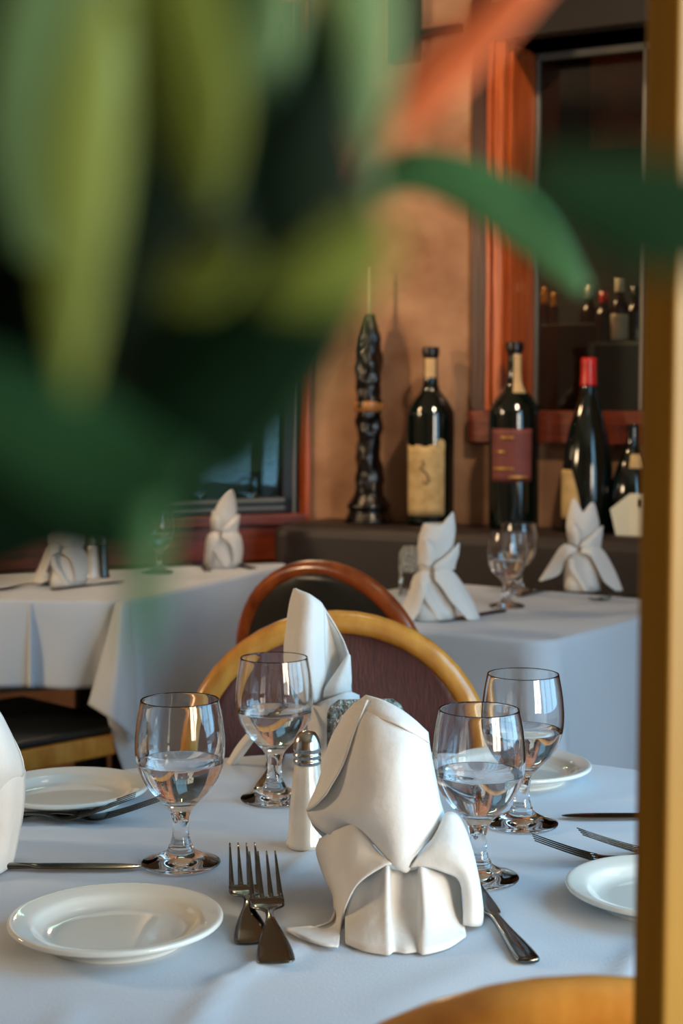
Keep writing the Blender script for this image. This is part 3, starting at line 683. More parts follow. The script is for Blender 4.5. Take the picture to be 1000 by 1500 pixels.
def cutlery(kind, p_handle, p_tip, label, group=None, tilt=0.0, lift=0.0008, roll=0.0):
    if kind not in _cm:
        bm = dict(fork=fork_mesh, knife=knife_mesh, spoon=spoon_mesh)[kind]()
        o = finish(kind, bm, M['steel']); _cm[kind] = o
    else:
        o = _cm[kind].copy(); COL.objects.link(o)
    a = T(*p_handle) if len(p_handle) == 2 else Vector(p_handle); b = T(*p_tip) if len(p_tip) == 2 else Vector(p_tip)
    d = b - a; o.rotation_euler = (roll, -tilt, math.atan2(d.y, d.x))
    o.location = (a.x, a.y, TZ + lift); tag(o, label, kind, group); return o
cutlery('fork', (370, 1386), (352, 1262), 'left one of the two crossed forks in front of the big napkin', 'forks', 0.02)
cutlery('fork', (405, 1421), (380, 1287), 'right one of the two crossed forks, its handle end nearest the camera', 'forks', 0.045, 0.004)
a = T(240, 1205); cutlery('fork', (a.x - 0.192, a.y + 0.006, 0), (a.x, a.y - 0.0, 0), 'right one of two forks lying below the rear left plate', 'forks')
a = T(198, 1207); cutlery('fork', (a.x - 0.192, a.y - 0.004, 0), (a.x, a.y + 0.01, 0), 'left one of two forks lying below the rear left plate', 'forks', 0.0, 0.002)
a = T(209, 1276); cutlery('knife', (a.x - 0.218, a.y + 0.002, 0), (a.x, a.y, 0), 'table knife pointing at the foot of the front left goblet', 'knives')
a = T(822, 1201); cutlery('knife', (a.x + 0.218, a.y + 0.002, 0), (a.x, a.y, 0), 'table knife at the right edge running behind the golden post', 'knives')
a = T(775, 1416); b = T(700, 1318); cutlery('knife', (775, 1416), (700, 1318), 'table knife with its handle sticking out beneath the big front napkin', 'knives')
a = T(780, 1267); cutlery('fork', (a.x + 0.192, a.y + 0.001, 0), (a.x, a.y, 0), 'left fork with its tines raised beside the plate at the right edge', 'forks')
a = T(848, 1258); cutlery('fork', (a.x + 0.1915, a.y + 0.015, 0), (a.x, a.y, 0), 'right fork with its tines showing behind the plate at the right edge', 'forks')
a = T(383, 1164); b = T(402, 1120); cutlery('knife', tuple(a), tuple(a + (b - a).normalized() * 0.218), 'knife half hidden behind the stem of the goblet left of the salt shaker', 'knives')
a = T(645, 913); b = T(738, 897); cutlery('knife', tuple(b + (a - b).normalized() * 0.0), tuple(a), 'knife lying at the foot of the left napkin on the right rear table', 'knives')
a = T(775, 872); b = T(830, 860); d = (b - a).normalized(); cutlery('knife', tuple(a - d * 0.05), tuple(a + d * 0.17), 'knife between the goblets and the right napkin on the right rear table', 'knives')
a = T(866, 881); b = T(930, 874); d = (b - a).normalized(); cutlery('spoon', tuple(a + d * 0.172), tuple(a), 'spoon at the foot of the right napkin on the right rear table', 'spoons')
a = T(305, 838); b = T(292, 830); d = (b - a).normalized(); cutlery('spoon', tuple(a), tuple(a + d * 0.177), 'spoon left of the peaked napkin on the left table', 'spoons')
a = T(372, 834); b = T(338, 830); d = (b - a).normalized(); cutlery('fork', tuple(a), tuple(a + d * 0.19), 'fork right of the peaked napkin on the left table', 'forks')
a = T(76, 866); b = T(190, 853); d = (b - a).normalized(); cutlery('knife', tuple(a), tuple(a + d * 0.218), 'knife in front of the low napkin on the left table', 'knives')
a = T(30, 862); b = T(75, 858); d = (b - a).normalized(); cutlery('fork', tuple(a - d * 0.06), tuple(a + d * 0.13), 'fork at the left of the low napkin on the left table', 'forks')

# ------------------------------------------------------------------ shakers and caddies
def shaker(px, py, label, fill, h=0.118, rb=0.0165, rt=0.0115):
    loc = T(px, py, TZ); root = empty('salt_shaker' if fill == 'salt' else 'pepper_shaker', (loc.x, loc.y, TZ + 0.001)); tag(root, label, 'shaker')
    z1 = h * 0.72
    def oct_(a, z): return 1 - 0.06 * (1 - abs(math.cos(4 * a)))
    bm = NB(); lathe(bm, [(0.0005, 0.0), (rb * 0.95, 0.0), (rb * 1.12, 0.003), (rb * 1.1, 0.006), (rb, 0.010), (rb * 0.9, z1 * 0.5), (rt, z1), (rt * 0.86, z1 + 0.004), (0.0005, z1 + 0.004)], 32, oct_); finish('filled_glass_body', bm, M[fill], root)
    bm = NB(); lathe(bm, smoothprof([(rt * 1.04, z1 + 0.001), (rt * 1.1, z1 + 0.004), (rt * 1.02, z1 + 0.007), (rt * 1.1, z1 + 0.010), (rt * 1.02, z1 + 0.013), (rt * 1.1, z1 + 0.016), (rt * 1.06, z1 + 0.02), (rt * 0.95, z1 + 0.026), (rt * 0.6, z1 + 0.0325), (0.0005, z1 + 0.0345)], 3), 32); finish('cap', bm, M['chrome'], root)
    return root
shaker(450, 1242, 'tall white salt shaker with a domed chrome cap left of the big front napkin', 'salt', 0.116, 0.0195, 0.0128)
shaker(136, 848, 'pale salt shaker on the left table beside the low napkin', 'salt')
shaker(151, 846, 'dark pepper shaker on the left table beside the low napkin', 'pepper')
def caddy(loc, rz, label, w_=0.05):
    root = empty('sugar_caddy', (loc.x, loc.y, TZ + 0.001), rz); tag(root, label, 'caddy')
    h = 0.108
    for s in (-1, 1):
        bm = NB(); G = []
        for i in range(9):
            z = 0.052 + (h - 0.052) * i / 8; hw = w_ / 2 * min(1, (1 - max(0, (z - 0.088) / (h - 0.088)) ** 2.6 * 0.3))
            G.append([Vector((hw * (k / 4 - 1), 0.03 * s, z)) for k in range(9)])
        quads(bm, G); finish('end_panel', bm, M['caddy'], root, solid=0.003)
        for q in (-1, 1):
            bm = NB(); tube(bm, [(q * (w_ / 2 - 0.003), 0.03 * s, 0.0), (q * (w_ / 2 - 0.003), 0.03 * s, 0.055)], 0.003, 8); finish('foot', bm, M['chrome'], root)
    bm = NB(); box(bm, -w_ / 2, w_ / 2, -0.03, 0.03, 0.012, 0.015); finish('tray', bm, M['chrome'], root, smooth=False)
    return root
caddy(T(602, 871), -0.1, 'hammered metal sugar caddy beside the left napkin on the right rear table', 0.052)
c = P(540, 1090, 1.72); caddy(c, 0.1, 'hammered metal sugar caddy peeping out behind the big front napkin', 0.088)

# ------------------------------------------------------------------ napkins
def pxpatch(bm, rows, conv, n=6):
    patch(bm, [[conv(*p) for p in r] for r in rows], n)
def tz(cx, cy, conv2):
    px, py = conv2(cx, cy); return T(px, py, TZ + 0.002)
# A: the big napkin in front. Points are (u, v, distance) on a 0.36 px grid
def cA(u, v, D): return P(400 + u * 0.36, 1000 + v * 0.36, D)
def tA(u, v): return T(400 + u * 0.36, 1000 + v * 0.36, TZ + 0.003).y
bm = NB()
pxpatch(bm, [
    [(375, 52, 1.365), (440, 72, 1.352), (510, 108, 1.345), (570, 152, 1.345), (627, 205, 1.352)],
    [(290, 130, 1.375), (375, 165, 1.328), (470, 195, 1.312), (562, 228, 1.315), (636, 262, 1.347)],
    [(222, 290, 1.375), (325, 305, 1.318), (440, 325, 1.292), (555, 340, 1.296), (655, 362, 1.34)],
    [(178, 430, 1.372), (300, 435, 1.318), (430, 450, 1.286), (562, 462, 1.29), (676, 472, 1.335)],
    [(140, 530, 1.362), (265, 535, 1.322), (400, 560, 1.29), (545, 600, 1.283), (692, 575, 1.33)],
    [(205, 606, 1.345), (330, 585, 1.325), (430, 672, 1.300), (505, 735, 1.282), (600, 680, 1.290)],
    [(330, 640, 1.345), (400, 650, 1.325), (470, 712, 1.300), (538, 772, 1.284), (572, 725, 1.292)]], cA)
pxpatch(bm, [   # hem band folded over along the top
    [(378, 50, 1.360), (440, 70, 1.347), (512, 106, 1.340), (572, 150, 1.340), (629, 203, 1.348)],
    [(350, 92, 1.358), (420, 112, 1.335), (500, 145, 1.322), (565, 182, 1.324), (632, 232, 1.343)],
    [(330, 112, 1.36), (405, 138, 1.333), (490, 166, 1.317), (562, 202, 1.319), (635, 245, 1.344)]], cA)
pxpatch(bm, [   # diagonal fold on the left of the hood
    [(335, 78, 1.372), (350, 80, 1.362), (385, 70, 1.350)],
    [(240, 218, 1.378), (275, 225, 1.348), (325, 215, 1.328)],
    [(186, 400, 1.376), (225, 395, 1.342), (285, 330, 1.323)],
    [(134, 522, 1.362), (170, 500, 1.342), (215, 455, 1.330)]], cA)
pxpatch(bm, [   # back of the hood
    [(375, 56, 1.368), (500, 108, 1.36), (625, 207, 1.355)],
    [(235, 290, 1.378), (430, 300, 1.415), (650, 365, 1.345)],
    [(150, 530, 1.366), (420, 520, 1.43), (690, 577, 1.336)],
    [(210, 640, 1.36), (430, 640, 1.41), (680, 640, 1.345)]], cA)
pxpatch(bm, [   # left wing
    [(190, 635, 1.362), (258, 600, 1.336), (340, 582, 1.315), (420, 680, 1.300), (482, 738, 1.282)],
    [(176, 690, 1.362), (250, 680, 1.326), (320, 682, 1.306), (388, 718, 1.294), (442, 750, 1.280)],
    [(212, 800, 1.352), (245, 785, 1.322), (280, 785, 1.305), (312, 798, 1.292), (348, 815, 1.281)],
    [(246, 880, 1.342), (258, 885, 1.322), (270, 888, 1.31), (284, 895, 1.30), (296, 905, 1.288)],
    [(225, 975, tA(225, 990) + .01), (240, 978, 1.322), (252, 978, 1.312), (264, 980, 1.304), (276, 985, 1.296)],
    [(70, 996, tA(70, 998)), (120, 1018, tA(120, 1022) - .004), (175, 1045, tA(175, 1052) - .004), (225, 1060, tA(225, 1070) - .003), (268, 1062, tA(268, 1072))],
    [(55, 1008, tA(55, 1012)), (105, 1036, tA(105, 1042)), (165, 1060, tA(165, 1068)), (215, 1072, tA(215, 1080)), (262, 1078, tA(262, 1084))]], cA)
bx_ = [295, 370, 440, 472, 494, 540, 586, 608, 660, 722, 782]; by_ = [1062, 1092, 1104, 1107, 1095, 1100, 1096, 1106, 1097, 1076, 1035]
my_ = [930] * 11; mx_ = [298, 365, 430, 468, 490, 540, 588, 610, 666, 718, 768]; mD = [1.300, 1.280, 1.270, 1.266, 1.283, 1.287, 1.283, 1.266, 1.274, 1.290, 1.318]
tx_ = [345, 400, 440, 466, 482, 535, 583, 597, 640, 700, 757]; ty_ = [822, 782, 757, 745, 760, 765, 760, 748, 762, 780, 802]; tD = [1.302, 1.292, 1.284, 1.280, 1.294, 1.298, 1.294, 1.280, 1.285, 1.298, 1.322]
pxpatch(bm, [[(x, y, D) for x, y, D in zip(tx_, ty_, tD)], [(x, y, D) for x, y, D in zip(mx_, my_, mD)], [(x, y, tA(x, y)) for x, y in zip(bx_, by_)]], cA, 5)
pxpatch(bm, [   # back of the lower body
    [(757, 800, 1.324), (700, 760, 1.40), (520, 740, 1.43), (330, 760, 1.40), (300, 830, 1.304)],
    [(768, 930, 1.32), (740, 900, 1.40), (520, 880, 1.435), (310, 900, 1.40), (296, 930, 1.302)],
    [(782, 1033, tA(782, 1033)), (755, 930, tA(755, 930)), (530, 880, tA(530, 880)), (320, 925, tA(320, 925)), (296, 1060, tA(296, 1060))]], cA)
pxpatch(bm, [   # right wing
    [(555, 752, 1.284), (620, 750, 1.282), (690, 770, 1.282), (752, 800, 1.286), (772, 880, 1.29), (772, 985, tA(772, 985) - .012)],
    [(585, 712, 1.284), (650, 690, 1.283), (715, 708, 1.281), (782, 765, 1.281), (808, 860, 1.286), (815, 992, tA(815, 992) - .01)],
    [(630, 665, 1.292), (682, 628, 1.294), (742, 645, 1.292), (803, 728, 1.292), (838, 860, 1.298), (848, 985, tA(848, 985))],
    [(675, 590, 1.325), (706, 530, 1.325), (757, 548, 1.328), (803, 660, 1.33), (836, 800, 1.333), (856, 940, 1.338)]], cA)
o = finish('folded_napkin', bm, M['napkin'], loc=(T(585, 1385).x, 1.34, TZ), solid=0.0014)
NG = 'folded white napkins'
tag(o, 'big white folded napkin standing at the front of the round table', 'napkin', NG)

# B: the flame-shaped napkin behind
def cB(u, v, D): return P(320 + u * 0.24, 850 + v * 0.24, D)
def tB(u, v): return T(320 + u * 0.24, 850 + v * 0.24, TZ + 0.003).y
bm = NB()
pxpatch(bm, [
    [(458, 52, 1.866), (470, 50, 1.862), (485, 58, 1.862), (505, 68, 1.862)],
    [(432, 150, 1.868), (500, 128, 1.842), (565, 110, 1.838), (630, 142, 1.852)],
    [(412, 300, 1.870), (490, 295, 1.832), (572, 300, 1.828), (646, 250, 1.852)],
    [(400, 440, 1.870), (480, 445, 1.828), (570, 460, 1.824), (650, 440, 1.852)],
    [(430, 600, 1.866), (500, 600, 1.832), (570, 615, 1.826), (655, 575, 1.850)],
    [(540, 745, 1.862), (560, 750, 1.842), (590, 745, 1.838), (620, 725, 1.850)]], cB)
pxpatch(bm, [
    [(632, 150, 1.856), (638, 158, 1.862), (646, 170, 1.866), (655, 190, 1.864)],
    [(645, 250, 1.856), (678, 258, 1.872), (712, 282, 1.876), (742, 330, 1.862)],
    [(645, 400, 1.856), (690, 395, 1.876), (745, 405, 1.878), (785, 435, 1.858)],
    [(650, 530, 1.856), (700, 525, 1.876), (765, 530, 1.878), (806, 560, 1.854)],
    [(642, 690, 1.856), (690, 670, 1.868), (755, 650, 1.866), (808, 620, 1.852)],
    [(640, 720, 1.852), (690, 712, 1.858), (750, 695, 1.856), (802, 675, 1.850)]], cB)
pxpatch(bm, [
    [(790, 445, 1.852), (796, 450, 1.850), (802, 462, 1.852)],
    [(725, 545, 1.846), (765, 545, 1.842), (808, 560, 1.850)],
    [(650, 655, 1.842), (725, 635, 1.836), (810, 620, 1.848)],
    [(638, 715, 1.842), (720, 702, 1.838), (803, 678, 1.848)]], cB)
pxpatch(bm, [
    [(458, 54, 1.868), (560, 110, 1.868), (655, 195, 1.866)],
    [(402, 440, 1.872), (600, 400, 1.91), (790, 440, 1.862)],
    [(440, 620, 1.868), (620, 600, 1.92), (806, 640, 1.856)],
    [(560, 1000, 1.88), (700, 1000, 1.92), (840, 1000, 1.875)]], cB)
pxpatch(bm, [
    [(540, 780, 1.866), (620, 745, 1.838), (700, 712, 1.832), (790, 680, 1.838), (856, 700, 1.862)],
    [(545, 870, 1.866), (630, 850, 1.834), (705, 835, 1.826), (795, 820, 1.834), (866, 800, 1.866)],
    [(550, 1000, 1.866), (630, 1000, 1.834), (705, 1000, 1.826), (795, 1000, 1.834), (862, 990, 1.866)],
    [(555, 1205, tB(555, 1205)), (632, 1232, tB(632, 1232)), (705, 1240, tB(705, 1240)), (792, 1230, tB(792, 1230)), (855, 1200, tB(855, 1200))]], cB)
pxpatch(bm, [
    [(560, 770, 1.85), (380, 800, 1.845), (225, 890, 1.856), (120, 1000, 1.882), (45, 1125, 1.905)],
    [(560, 800, 1.84), (390, 830, 1.832), (235, 920, 1.842), (140, 1030, 1.868), (70, 1135, 1.890)],
    [(565, 850, 1.84), (400, 870, 1.838), (245, 955, 1.848), (165, 1050, 1.875), (110, 1125, 1.899)]], cB)
o = finish('folded_napkin', bm, M['napkin'], loc=(T(490, 1140).x, 1.86, TZ), solid=0.0014)
tag(o, 'flame-shaped white napkin in front of the burgundy chair back', 'napkin', NG)

# C: the napkin cut by the left edge of the photograph
def cC(u, v, D): return P(u, v, D)
bm = NB()
yb = lambda u, v: T(u, v, TZ + 0.003).y
pxpatch(bm, [
    [(-95, 985, 1.53), (-60, 985, 1.49), (-25, 1008, 1.485), (4, 1050, 1.51)],
    [(-120, 1060, 1.53), (-60, 1060, 1.465), (-5, 1070, 1.46), (24, 1092, 1.50)],
    [(-120, 1120, 1.53), (-60, 1122, 1.455), (0, 1122, 1.455), (35, 1130, 1.50)],
    [(-110, 1150, 1.52), (-60, 1160, 1.46), (-10, 1160, 1.46), (25, 1145, 1.495)]], cC)
pxpatch(bm, [
    [(-120, 1120, 1.55), (-60, 1125, 1.475), (5, 1108, 1.475), (37, 1128, 1.505)],
    [(-125, 1190, 1.53), (-60, 1195, 1.465), (5, 1195, 1.462), (35, 1180, 1.50)],
    [(-120, 1240, 1.51), (-60, 1245, 1.46), (0, 1245, 1.458), (27, 1230, 1.495)],
    [(-110, 1280, yb(-110, 1280)), (-60, 1292, yb(-60, 1292)), (-10, 1284, yb(-10, 1284)), (18, 1268, yb(18, 1268))]], cC)
pxpatch(bm, [
    [(-95, 987, 1.535), (-45, 1000, 1.53), (4, 1052, 1.512)],
    [(-120, 1120, 1.54), (-50, 1110, 1.59), (36, 1130, 1.505)],
    [(-110, 1270, 1.51), (-50, 1230, 1.57), (20, 1262, 1.50)]], cC)
o = finish('folded_napkin', bm, M['napkin'], loc=(T(-45, 1275).x, 1.5, TZ), solid=0.0014)
tag(o, 'white folded napkin cut off by the left edge of the photo', 'napkin', NG)

# D to G: the smaller ones on the rear tables
def tulip(px, py, label, rz=0.0, sc=1.0, twist=0.0, lean=(0, 0), wl=None, wr=None, peaks=((-0.75, 0.214), (0.75, 0.205)), lowtop=0.174, pw=0.85, r0=0.041, rt=0.037, waist=0.022):
    """wl, wr: the wings' outlines (outer edge, inner edge) in metres"""
    k = 0.000278
    def c(u, v, y): return Vector(((u - 460) * k, y, (885 - v) * k))
    bm = NB()
    # lower body
    G = []
    for z, r in ((0, r0), (0.02, r0 * 0.985), (0.045, r0 * 0.96), (0.07, r0 * 0.9), (0.085, r0 * 0.78), (0.094, waist * 1.1)):
        G.append([Vector((r * math.cos(a) * (1 + 0.03 * math.sin(5 * a)), r * 0.86 * math.sin(a) * (1 + 0.03 * math.sin(5 * a)), z)) for a in [2 * PI * j / 40 for j in range(40)]])
    quads(bm, G, True)
    # upper tulip with two peaks
    G = []; N = 48
    for i in range(13):
        t = i / 12; row = []
        for j in range(N):
            a = 2 * PI * j / N; th = a + PI / 2                    # angle from the front
            th = (th + PI) % (2 * PI) - PI
            top = lowtop
            for pa, ph in peaks:
                dd = (th - pa + PI) % (2 * PI) - PI
                top = max(top, lowtop + (ph - lowtop) * max(0, 1 - (abs(dd) / pw) ** 1.5))
            z = 0.086 + (top - 0.086) * t
            r = waist + (rt - waist) * math.sin(min(1, t * 1.5) * PI / 2) - 0.006 * max(0, t - 0.75) * 4
            tw = twist * t
            x, y = r * math.cos(a + tw), r * 0.8 * math.sin(a + tw)
            row.append(Vector((x + lean[0] * t, y + lean[1] * t, z)))
        G.append(row)
    quads(bm, G, True)
    L = lambda t: Vector((lean[0] * t, lean[1] * t, 0))
    patch(bm, [[c(345, 300, -0.018) + L(.6), c(365, 305, -0.028) + L(.6), c(385, 320, -0.031) + L(.6)], [c(340, 400, -0.018) + L(.4), c(385, 400, -0.033) + L(.4), c(435, 400, -0.036) + L(.4)], [c(345, 490, -0.016), c(390, 500, -0.03), c(430, 510, -0.034)]], 5)
    patch(bm, [[c(612, 345, -0.014) + L(.5), c(620, 345, -0.012) + L(.5), c(626, 348, -0.008) + L(.5)], [c(520, 425, -0.034) + L(.4), c(570, 420, -0.032) + L(.4), c(622, 420, -0.014) + L(.4)], [c(445, 490, -0.037) + L(.1), c(530, 480, -0.038) + L(.1), c(615, 480, -0.016) + L(.1)], [c(455, 530, -0.034), c(530, 540, -0.034), c(610, 530, -0.016)]], 5)
    WL_ = wl or [[(420, 530, -.036), (345, 495, -.034), (285, 515, -.026), (200, 650, -.016), (105, 812, -.01)], [(410, 548, -.042), (345, 535, -.043), (300, 570, -.036), (225, 700, -.026), (112, 808, -.016)], [(400, 560, -.042), (345, 580, -.046), (312, 640, -.042), (270, 750, -.03), (125, 812, -.018)]]
    WR_ = wr or [[(450, 530, -.038), (540, 515, -.034), (625, 540, -.018), (720, 700, -.008), (795, 880, -.002)], [(450, 548, -.043), (540, 550, -.045), (600, 620, -.036), (690, 770, -.024), (775, 884, -.012)], [(450, 560, -.043), (530, 590, -.047), (590, 700, -.044), (640, 800, -.034), (735, 880, -.022)]]
    patch(bm, [[c(*p) for p in r] for r in WL_], 5); patch(bm, [[c(*p) for p in r] for r in WR_], 5)
    # front pleat
    patch(bm, [[c(350, 600, -.040), c(360, 610, -.043), c(385, 600, -.043)], [c(345, 690, -.037), c(375, 700, -.044), c(405, 690, -.045)], [c(420, 800, -.0385), c(440, 800, -.044), c(465, 795, -.0435)], [c(470, 880, -.0375), c(490, 882, -.041), c(520, 880, -.040)]], 5)
    loc = T(px, py, TZ)
    o = finish('folded_napkin', bm, M['napkin'], solid=0.0014)
    o.location = (loc.x, loc.y, TZ + 0.003); o.rotation_euler = (0, 0, rz - math.atan2(loc.x, loc.y)); o.scale = (sc, sc, sc); tag(o, label, 'napkin', NG); return o
tulip(852, 866, 'two-peaked white napkin with spread wings at the right on the right rear table', 0, 1.0)
wlD = [[(420, 530, -.036), (360, 540, -.03), (320, 600, -.02), (270, 720, -.012), (190, 882, -.006)], [(410, 560, -.042), (365, 590, -.04), (330, 680, -.036), (300, 780, -.03), (235, 884, -.022)], [(420, 600, -.043), (390, 660, -.046), (365, 740, -.046), (345, 810, -.042), (300, 884, -.04)]]
wrD = [[(450, 530, -.038), (560, 520, -.034), (650, 610, -.022), (740, 750, -.012), (800, 884, -.004)], [(450, 560, -.043), (545, 600, -.047), (640, 720, -.046), (700, 800, -.036), (760, 884, -.026)], [(450, 590, -.043), (500, 650, -.05), (560, 740, -.052), (620, 800, -.05), (690, 880, -.04)]]
tulip(633, 908, 'tall twisted white napkin at the left on the right rear table beside the sugar caddy', 0.15, 1.02, twist=1.3, lean=(0.012, 0), wl=wlD, wr=wrD, peaks=((-0.3, 0.212), (0.6, 0.208)), lowtop=0.188, rt=0.036, r0=0.046)
wlF = [[(430, 540, -.036), (370, 520, -.032), (310, 560, -.022), (285, 680, -.012), (275, 850, -.006)], [(420, 560, -.042), (365, 570, -.04), (318, 640, -.034), (300, 740, -.028), (295, 850, -.022)], [(430, 590, -.043), (390, 640, -.046), (360, 720, -.044), (345, 780, -.042), (335, 850, -.04)]]
wrF = [[(450, 540, -.038), (550, 510, -.032), (630, 545, -.02), (665, 680, -.01), (650, 850, -.004)], [(450, 560, -.043), (540, 560, -.042), (600, 620, -.036), (625, 740, -.03), (615, 850, -.024)], [(450, 580, -.043), (520, 620, -.047), (555, 700, -.046), (565, 780, -.042), (560, 850, -.04)]]
tulip(326, 832, 'peaked cream napkin with drooping wings on the left table under the dark window', 0.0, 0.93, twist=0.2, lean=(0.004, 0), wl=wlF, wr=wrF, peaks=((0.45, 0.222),), pw=1.7, lowtop=0.16, rt=0.036, r0=0.043, waist=0.026)
wlG = [[(430, 500, -.036), (350, 480, -.03), (290, 540, -.02), (230, 680, -.012), (150, 860, -.006)], [(420, 530, -.042), (350, 530, -.04), (310, 600, -.034), (270, 720, -.03), (200, 864, -.022)], [(430, 560, -.043), (370, 600, -.044), (330, 680, -.042), (300, 760, -.04), (255, 864, -.036)]]
tulip(98, 858, 'low white napkin at the far left on the left table', -0.2, 0.95, twist=0.5, lean=(0.0, 0), wl=wlG, wr=wrF, peaks=((-0.3, 0.168), (0.7, 0.162)), lowtop=0.14, rt=0.047, r0=0.046, waist=0.036)

# ------------------------------------------------------------------ pendant lamp over the left table (behind the leaves)
pl = empty('pendant_lamp', (-0.47, 3.95, CEIL)); tag(pl, 'small bare warm bulb hanging from a cord over the left table behind the leaves', 'lamp')
bm = NB(); tube(bm, [(0, 0, 0), (0, 0, -0.84)], 0.003, 8); finish('cord', bm, M['iron'], pl)
bm = NB(); lathe(bm, smoothprof([(0.0005, -0.81), (0.010, -0.815), (0.011, -0.87), (0.0005, -0.872)], 3), 24); finish('socket', bm, M['iron'], pl)
bm = NB(); lathe(bm, smoothprof([(0.0005, -0.868), (0.008, -0.870), (0.013, -0.884), (0.010, -0.898), (0.0005, -0.902)], 4), 24); finish('bulb', bm, M['bulb'], pl)
l = bpy.data.lights.new('pendant_light', 'POINT'); l.energy = 11; l.color = (1.0, 0.66, 0.36); l.shadow_soft_size = 0.024
lo = bpy.data.objects.new('pendant_light', l); COL.objects.link(lo); lo.location = (-0.47, 3.95, CEIL - 0.935)

# ------------------------------------------------------------------ golden post in the foreground
pc = P(986, 750, 0.66)
gp = empty('gilded_post', (pc.x, pc.y, 0), 0); tag(gp, 'golden post running up the right edge of the photo, close to the camera', 'post')
bm = NB()
dl = Vector((-0.83, 0.55, 0)).normalized(); dr = Vector((0.55, 0.83, 0)).normalized()
A_, w1_, w2_ = Vector((0, 0, 0)), 0.0155, 0.05
q = [A_, A_ + dr * w2_, A_ + dr * w2_ + dl * w1_, A_ + dl * w1_]
lo_ = [bm.verts.new((p.x, p.y, 0.0)) for p in q]; hi_ = [bm.verts.new((p.x, p.y, CEIL)) for p in q]
for i in range(4): bm.faces.new((lo_[i], lo_[(i + 1) % 4], hi_[(i + 1) % 4], hi_[i]))
bm.faces.new(lo_); bm.faces.new(hi_)
finish('shaft', bm, M['brass'], gp, smooth=False, bevel=0.0015)

# ------------------------------------------------------------------ hanging plant close to the camera
hp = empty('hanging_plant', (-0.05, 0.22, 1.36)); tag(hp, 'blurred leafy plant hanging close in front of the camera', 'plant')
def sc_d(d): return 0.72 if d < 0.295 else (0.82 if d < 0.3 else 1.0)
def leaf(pts, wid, m, tilt=0.0, fold=0.18):
    C = cr([P(a, b, d * sc_d(d)) for a, b, d in pts], 8); W = [v.x for v in cr([Vector((x, 0, 0)) for x in wid], 8)]
    G = []
    for i, p in enumerate(C):
        t = (C[min(i + 1, len(C) - 1)] - C[max(i - 1, 0)]).normalized(); vdir = (p - Vector((0, 0, CAMZ))).normalized()
        s = t.cross(vdir).normalized(); n = s.cross(t)
        s2 = s * math.cos(tilt) + n * math.sin(tilt); n2 = n * math.cos(tilt) - s * math.sin(tilt)
        hw = W[i] * p.y / FPX / 2
        G.append([p + s2 * hw * (k / 4 - 1) + n2 * hw * fold * abs(k / 4 - 1) ** 1.3 for k in range(9)])
    bm = NB(); quads(bm, G)
    o = finish('leaf', bm, M[m], None, hp.location, solid=0.0004); o.parent = hp; o.location = (0, 0, 0); return o
def stem(pts, r, nm='stem', m='stem'):
    bm = NB(); tube(bm, cr([P(p[0], p[1], p[2] * sc_d(p[2])) if len(p) == 3 and p[2] < 1 else Vector(p) for p in pts], 6), r, 8)
    o = finish(nm, bm, M[m], None, hp.location); o.parent = hp; o.location = (0, 0, 0)
# bright blades hanging from above
leaf([(120, -160, .25), (100, 40, .25), (80, 230, .25), (50, 380, .25)], [120, 200, 190, 40], 'leaf_sage', 0.3)
leaf([(225, -160, .22), (250, 20, .22), (285, 170, .22), (310, 310, .22)], [110, 140, 130, 20], 'leaf_olive', -0.2)
leaf([(150, -20, .21), (125, 200, .21), (112, 400, .21), (108, 580, .21)], [60, 120, 90, 16], 'leaf_olive', 0.2)
leaf([(400, -140, .24), (370, 30, .24), (340, 170, .24), (315, 300, .24)], [90, 130, 100, 20], 'leaf_sage', 0.1)
leaf([(545, -140, .23), (540, 0, .23), (545, 110, .23), (545, 230, .23)], [60, 90, 70, 20], 'leaf_sage', 0.4)
# dark mass
leaf([(545, 350, .24), (420, 455, .24), (270, 600, .24), (150, 770, .24)], [60, 220, 270, 60], 'leaf_dark', -0.3)
leaf([(490, 90, .24), (455, 190, .24), (445, 290, .24), (440, 390, .24)], [30, 150, 170, 60], 'leaf_black', 0.2)
leaf([(-80, 560, .21), (40, 620, .21), (160, 680, .21), (290, 700, .21)], [140, 190, 170, 40], 'leaf_deep', 0.25)
leaf([(300, 180, .27), (240, 330, .27), (210, 480, .27), (220, 660, .27)], [100, 300, 330, 120], 'leaf_black', 0.2)
leaf([(60, 240, .28), (20, 400, .28), (0, 540, .28), (40, 680, .28)], [80, 260, 280, 100], 'leaf_black', 0.1)
leaf([(-80, 820, .27), (60, 700, .27), (150, 600, .27), (220, 480, .27)], [100, 220, 220, 60], 'leaf_black', 0.3)
leaf([(350, 210, .28), (350, 300, .28), (330, 400, .28), (260, 500, .28)], [40, 130, 170, 60], 'leaf_black', 0.0)
leaf([(-60, 760, .25), (60, 745, .25), (180, 740, .25), (320, 690, .25)], [90, 130, 150, 40], 'leaf_dark', 0.2)
leaf([(440, 400, .27), (370, 510, .27), (290, 620, .27), (200, 780, .27)], [60, 180, 200, 40], 'leaf_dark', 0.4)
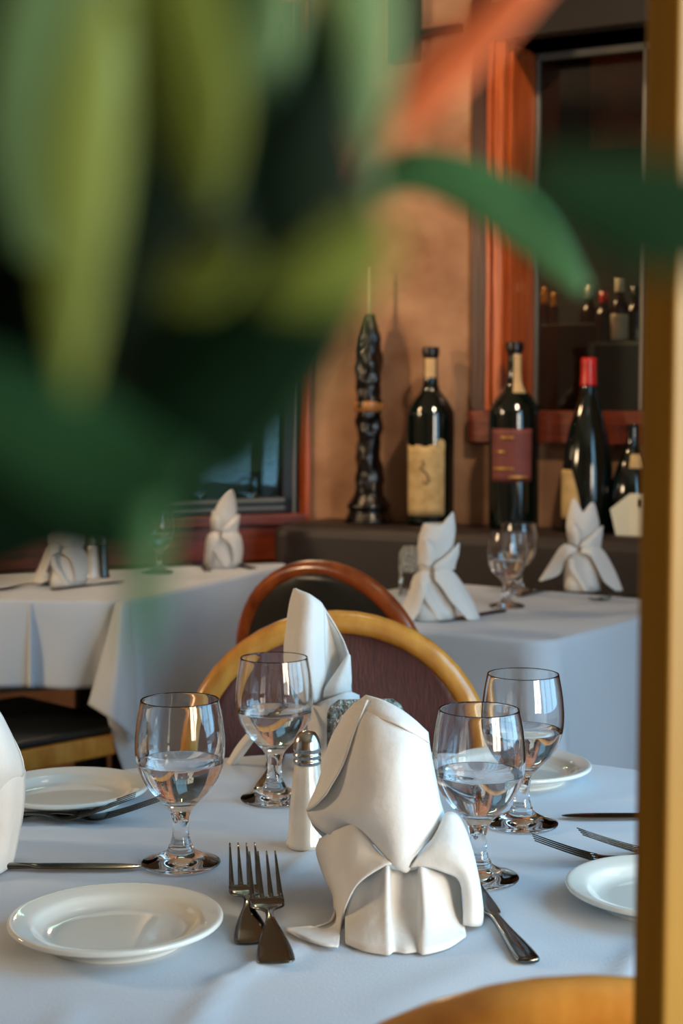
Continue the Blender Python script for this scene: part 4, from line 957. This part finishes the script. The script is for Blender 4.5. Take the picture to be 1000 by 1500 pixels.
leaf([(60, 260, .26), (30, 100, .26), (0, -80, .26)], [60, 220, 200], 'leaf_sage', 0.2)
leaf([(200, 330, .29), (240, 150, .29), (330, -60, .29)], [60, 200, 160], 'leaf_dark', 0.2)
leaf([(420, 260, .28), (480, 120, .28), (520, -50, .28)], [60, 130, 100], 'leaf_mid', 0.2)
# arching leaf, right leaf, coral leaf, yellowish leaf, tail
leaf([(528, 285, .32), (600, 248, .32), (690, 268, .32), (775, 330, .32), (855, 425, .32)], [40, 66, 84, 84, 24], 'leaf_mid', 0.5)
leaf([(760, 250, .20), (850, 285, .20), (940, 310, .20), (1060, 320, .20)], [40, 130, 175, 170], 'leaf_deep', 0.2)
leaf([(558, 208, .297), (615, 135, .297), (690, 60, .297), (790, -40, .297)], [30, 78, 74, 54], 'leaf_red', 0.2)
leaf([(570, 325, .20), (525, 365, .20), (470, 410, .20), (380, 430, .20)], [50, 110, 110, 40], 'leaf_olive', 0.2)
leaf([(350, 350, .22), (290, 400, .22), (230, 430, .22)], [60, 110, 40], 'leaf_olive', -0.6)
leaf([(222, 740, .23), (216, 830, .23), (208, 900, .23), (200, 970, .23)], [46, 52, 46, 16], 'leaf_mid', 0.2)
# stems up to the hanging pot
stem([(550, 215, .30), (520, 120, .29), (470, -20, .28), (-0.05, 0.22, 1.37)], 0.0016)
stem([(545, 350, .24), (540, 280, .27), (550, 215, .30)], 0.0014)
stem([(150, -20, .21), (180, -200, .24), (-0.06, 0.22, 1.37)], 0.0014)
bm = NB(); lathe(bm, smoothprof([(0.0005, 0), (0.05, 0.0), (0.055, 0.01), (0.07, 0.09), (0.076, 0.1), (0.07, 0.1), (0.06, 0.085), (0.0005, 0.08)], 3), 32); finish('pot', bm, M['terracotta'], hp)
for k in range(3):
    a = 2 * PI * k / 3; bm = NB(); tube(bm, [(0.073 * math.cos(a), 0.073 * math.sin(a), 0.095), (0, 0, 0.5), (0, 0, CEIL - 1.36)], 0.0012, 6); finish('cord', bm, M['iron'], hp)
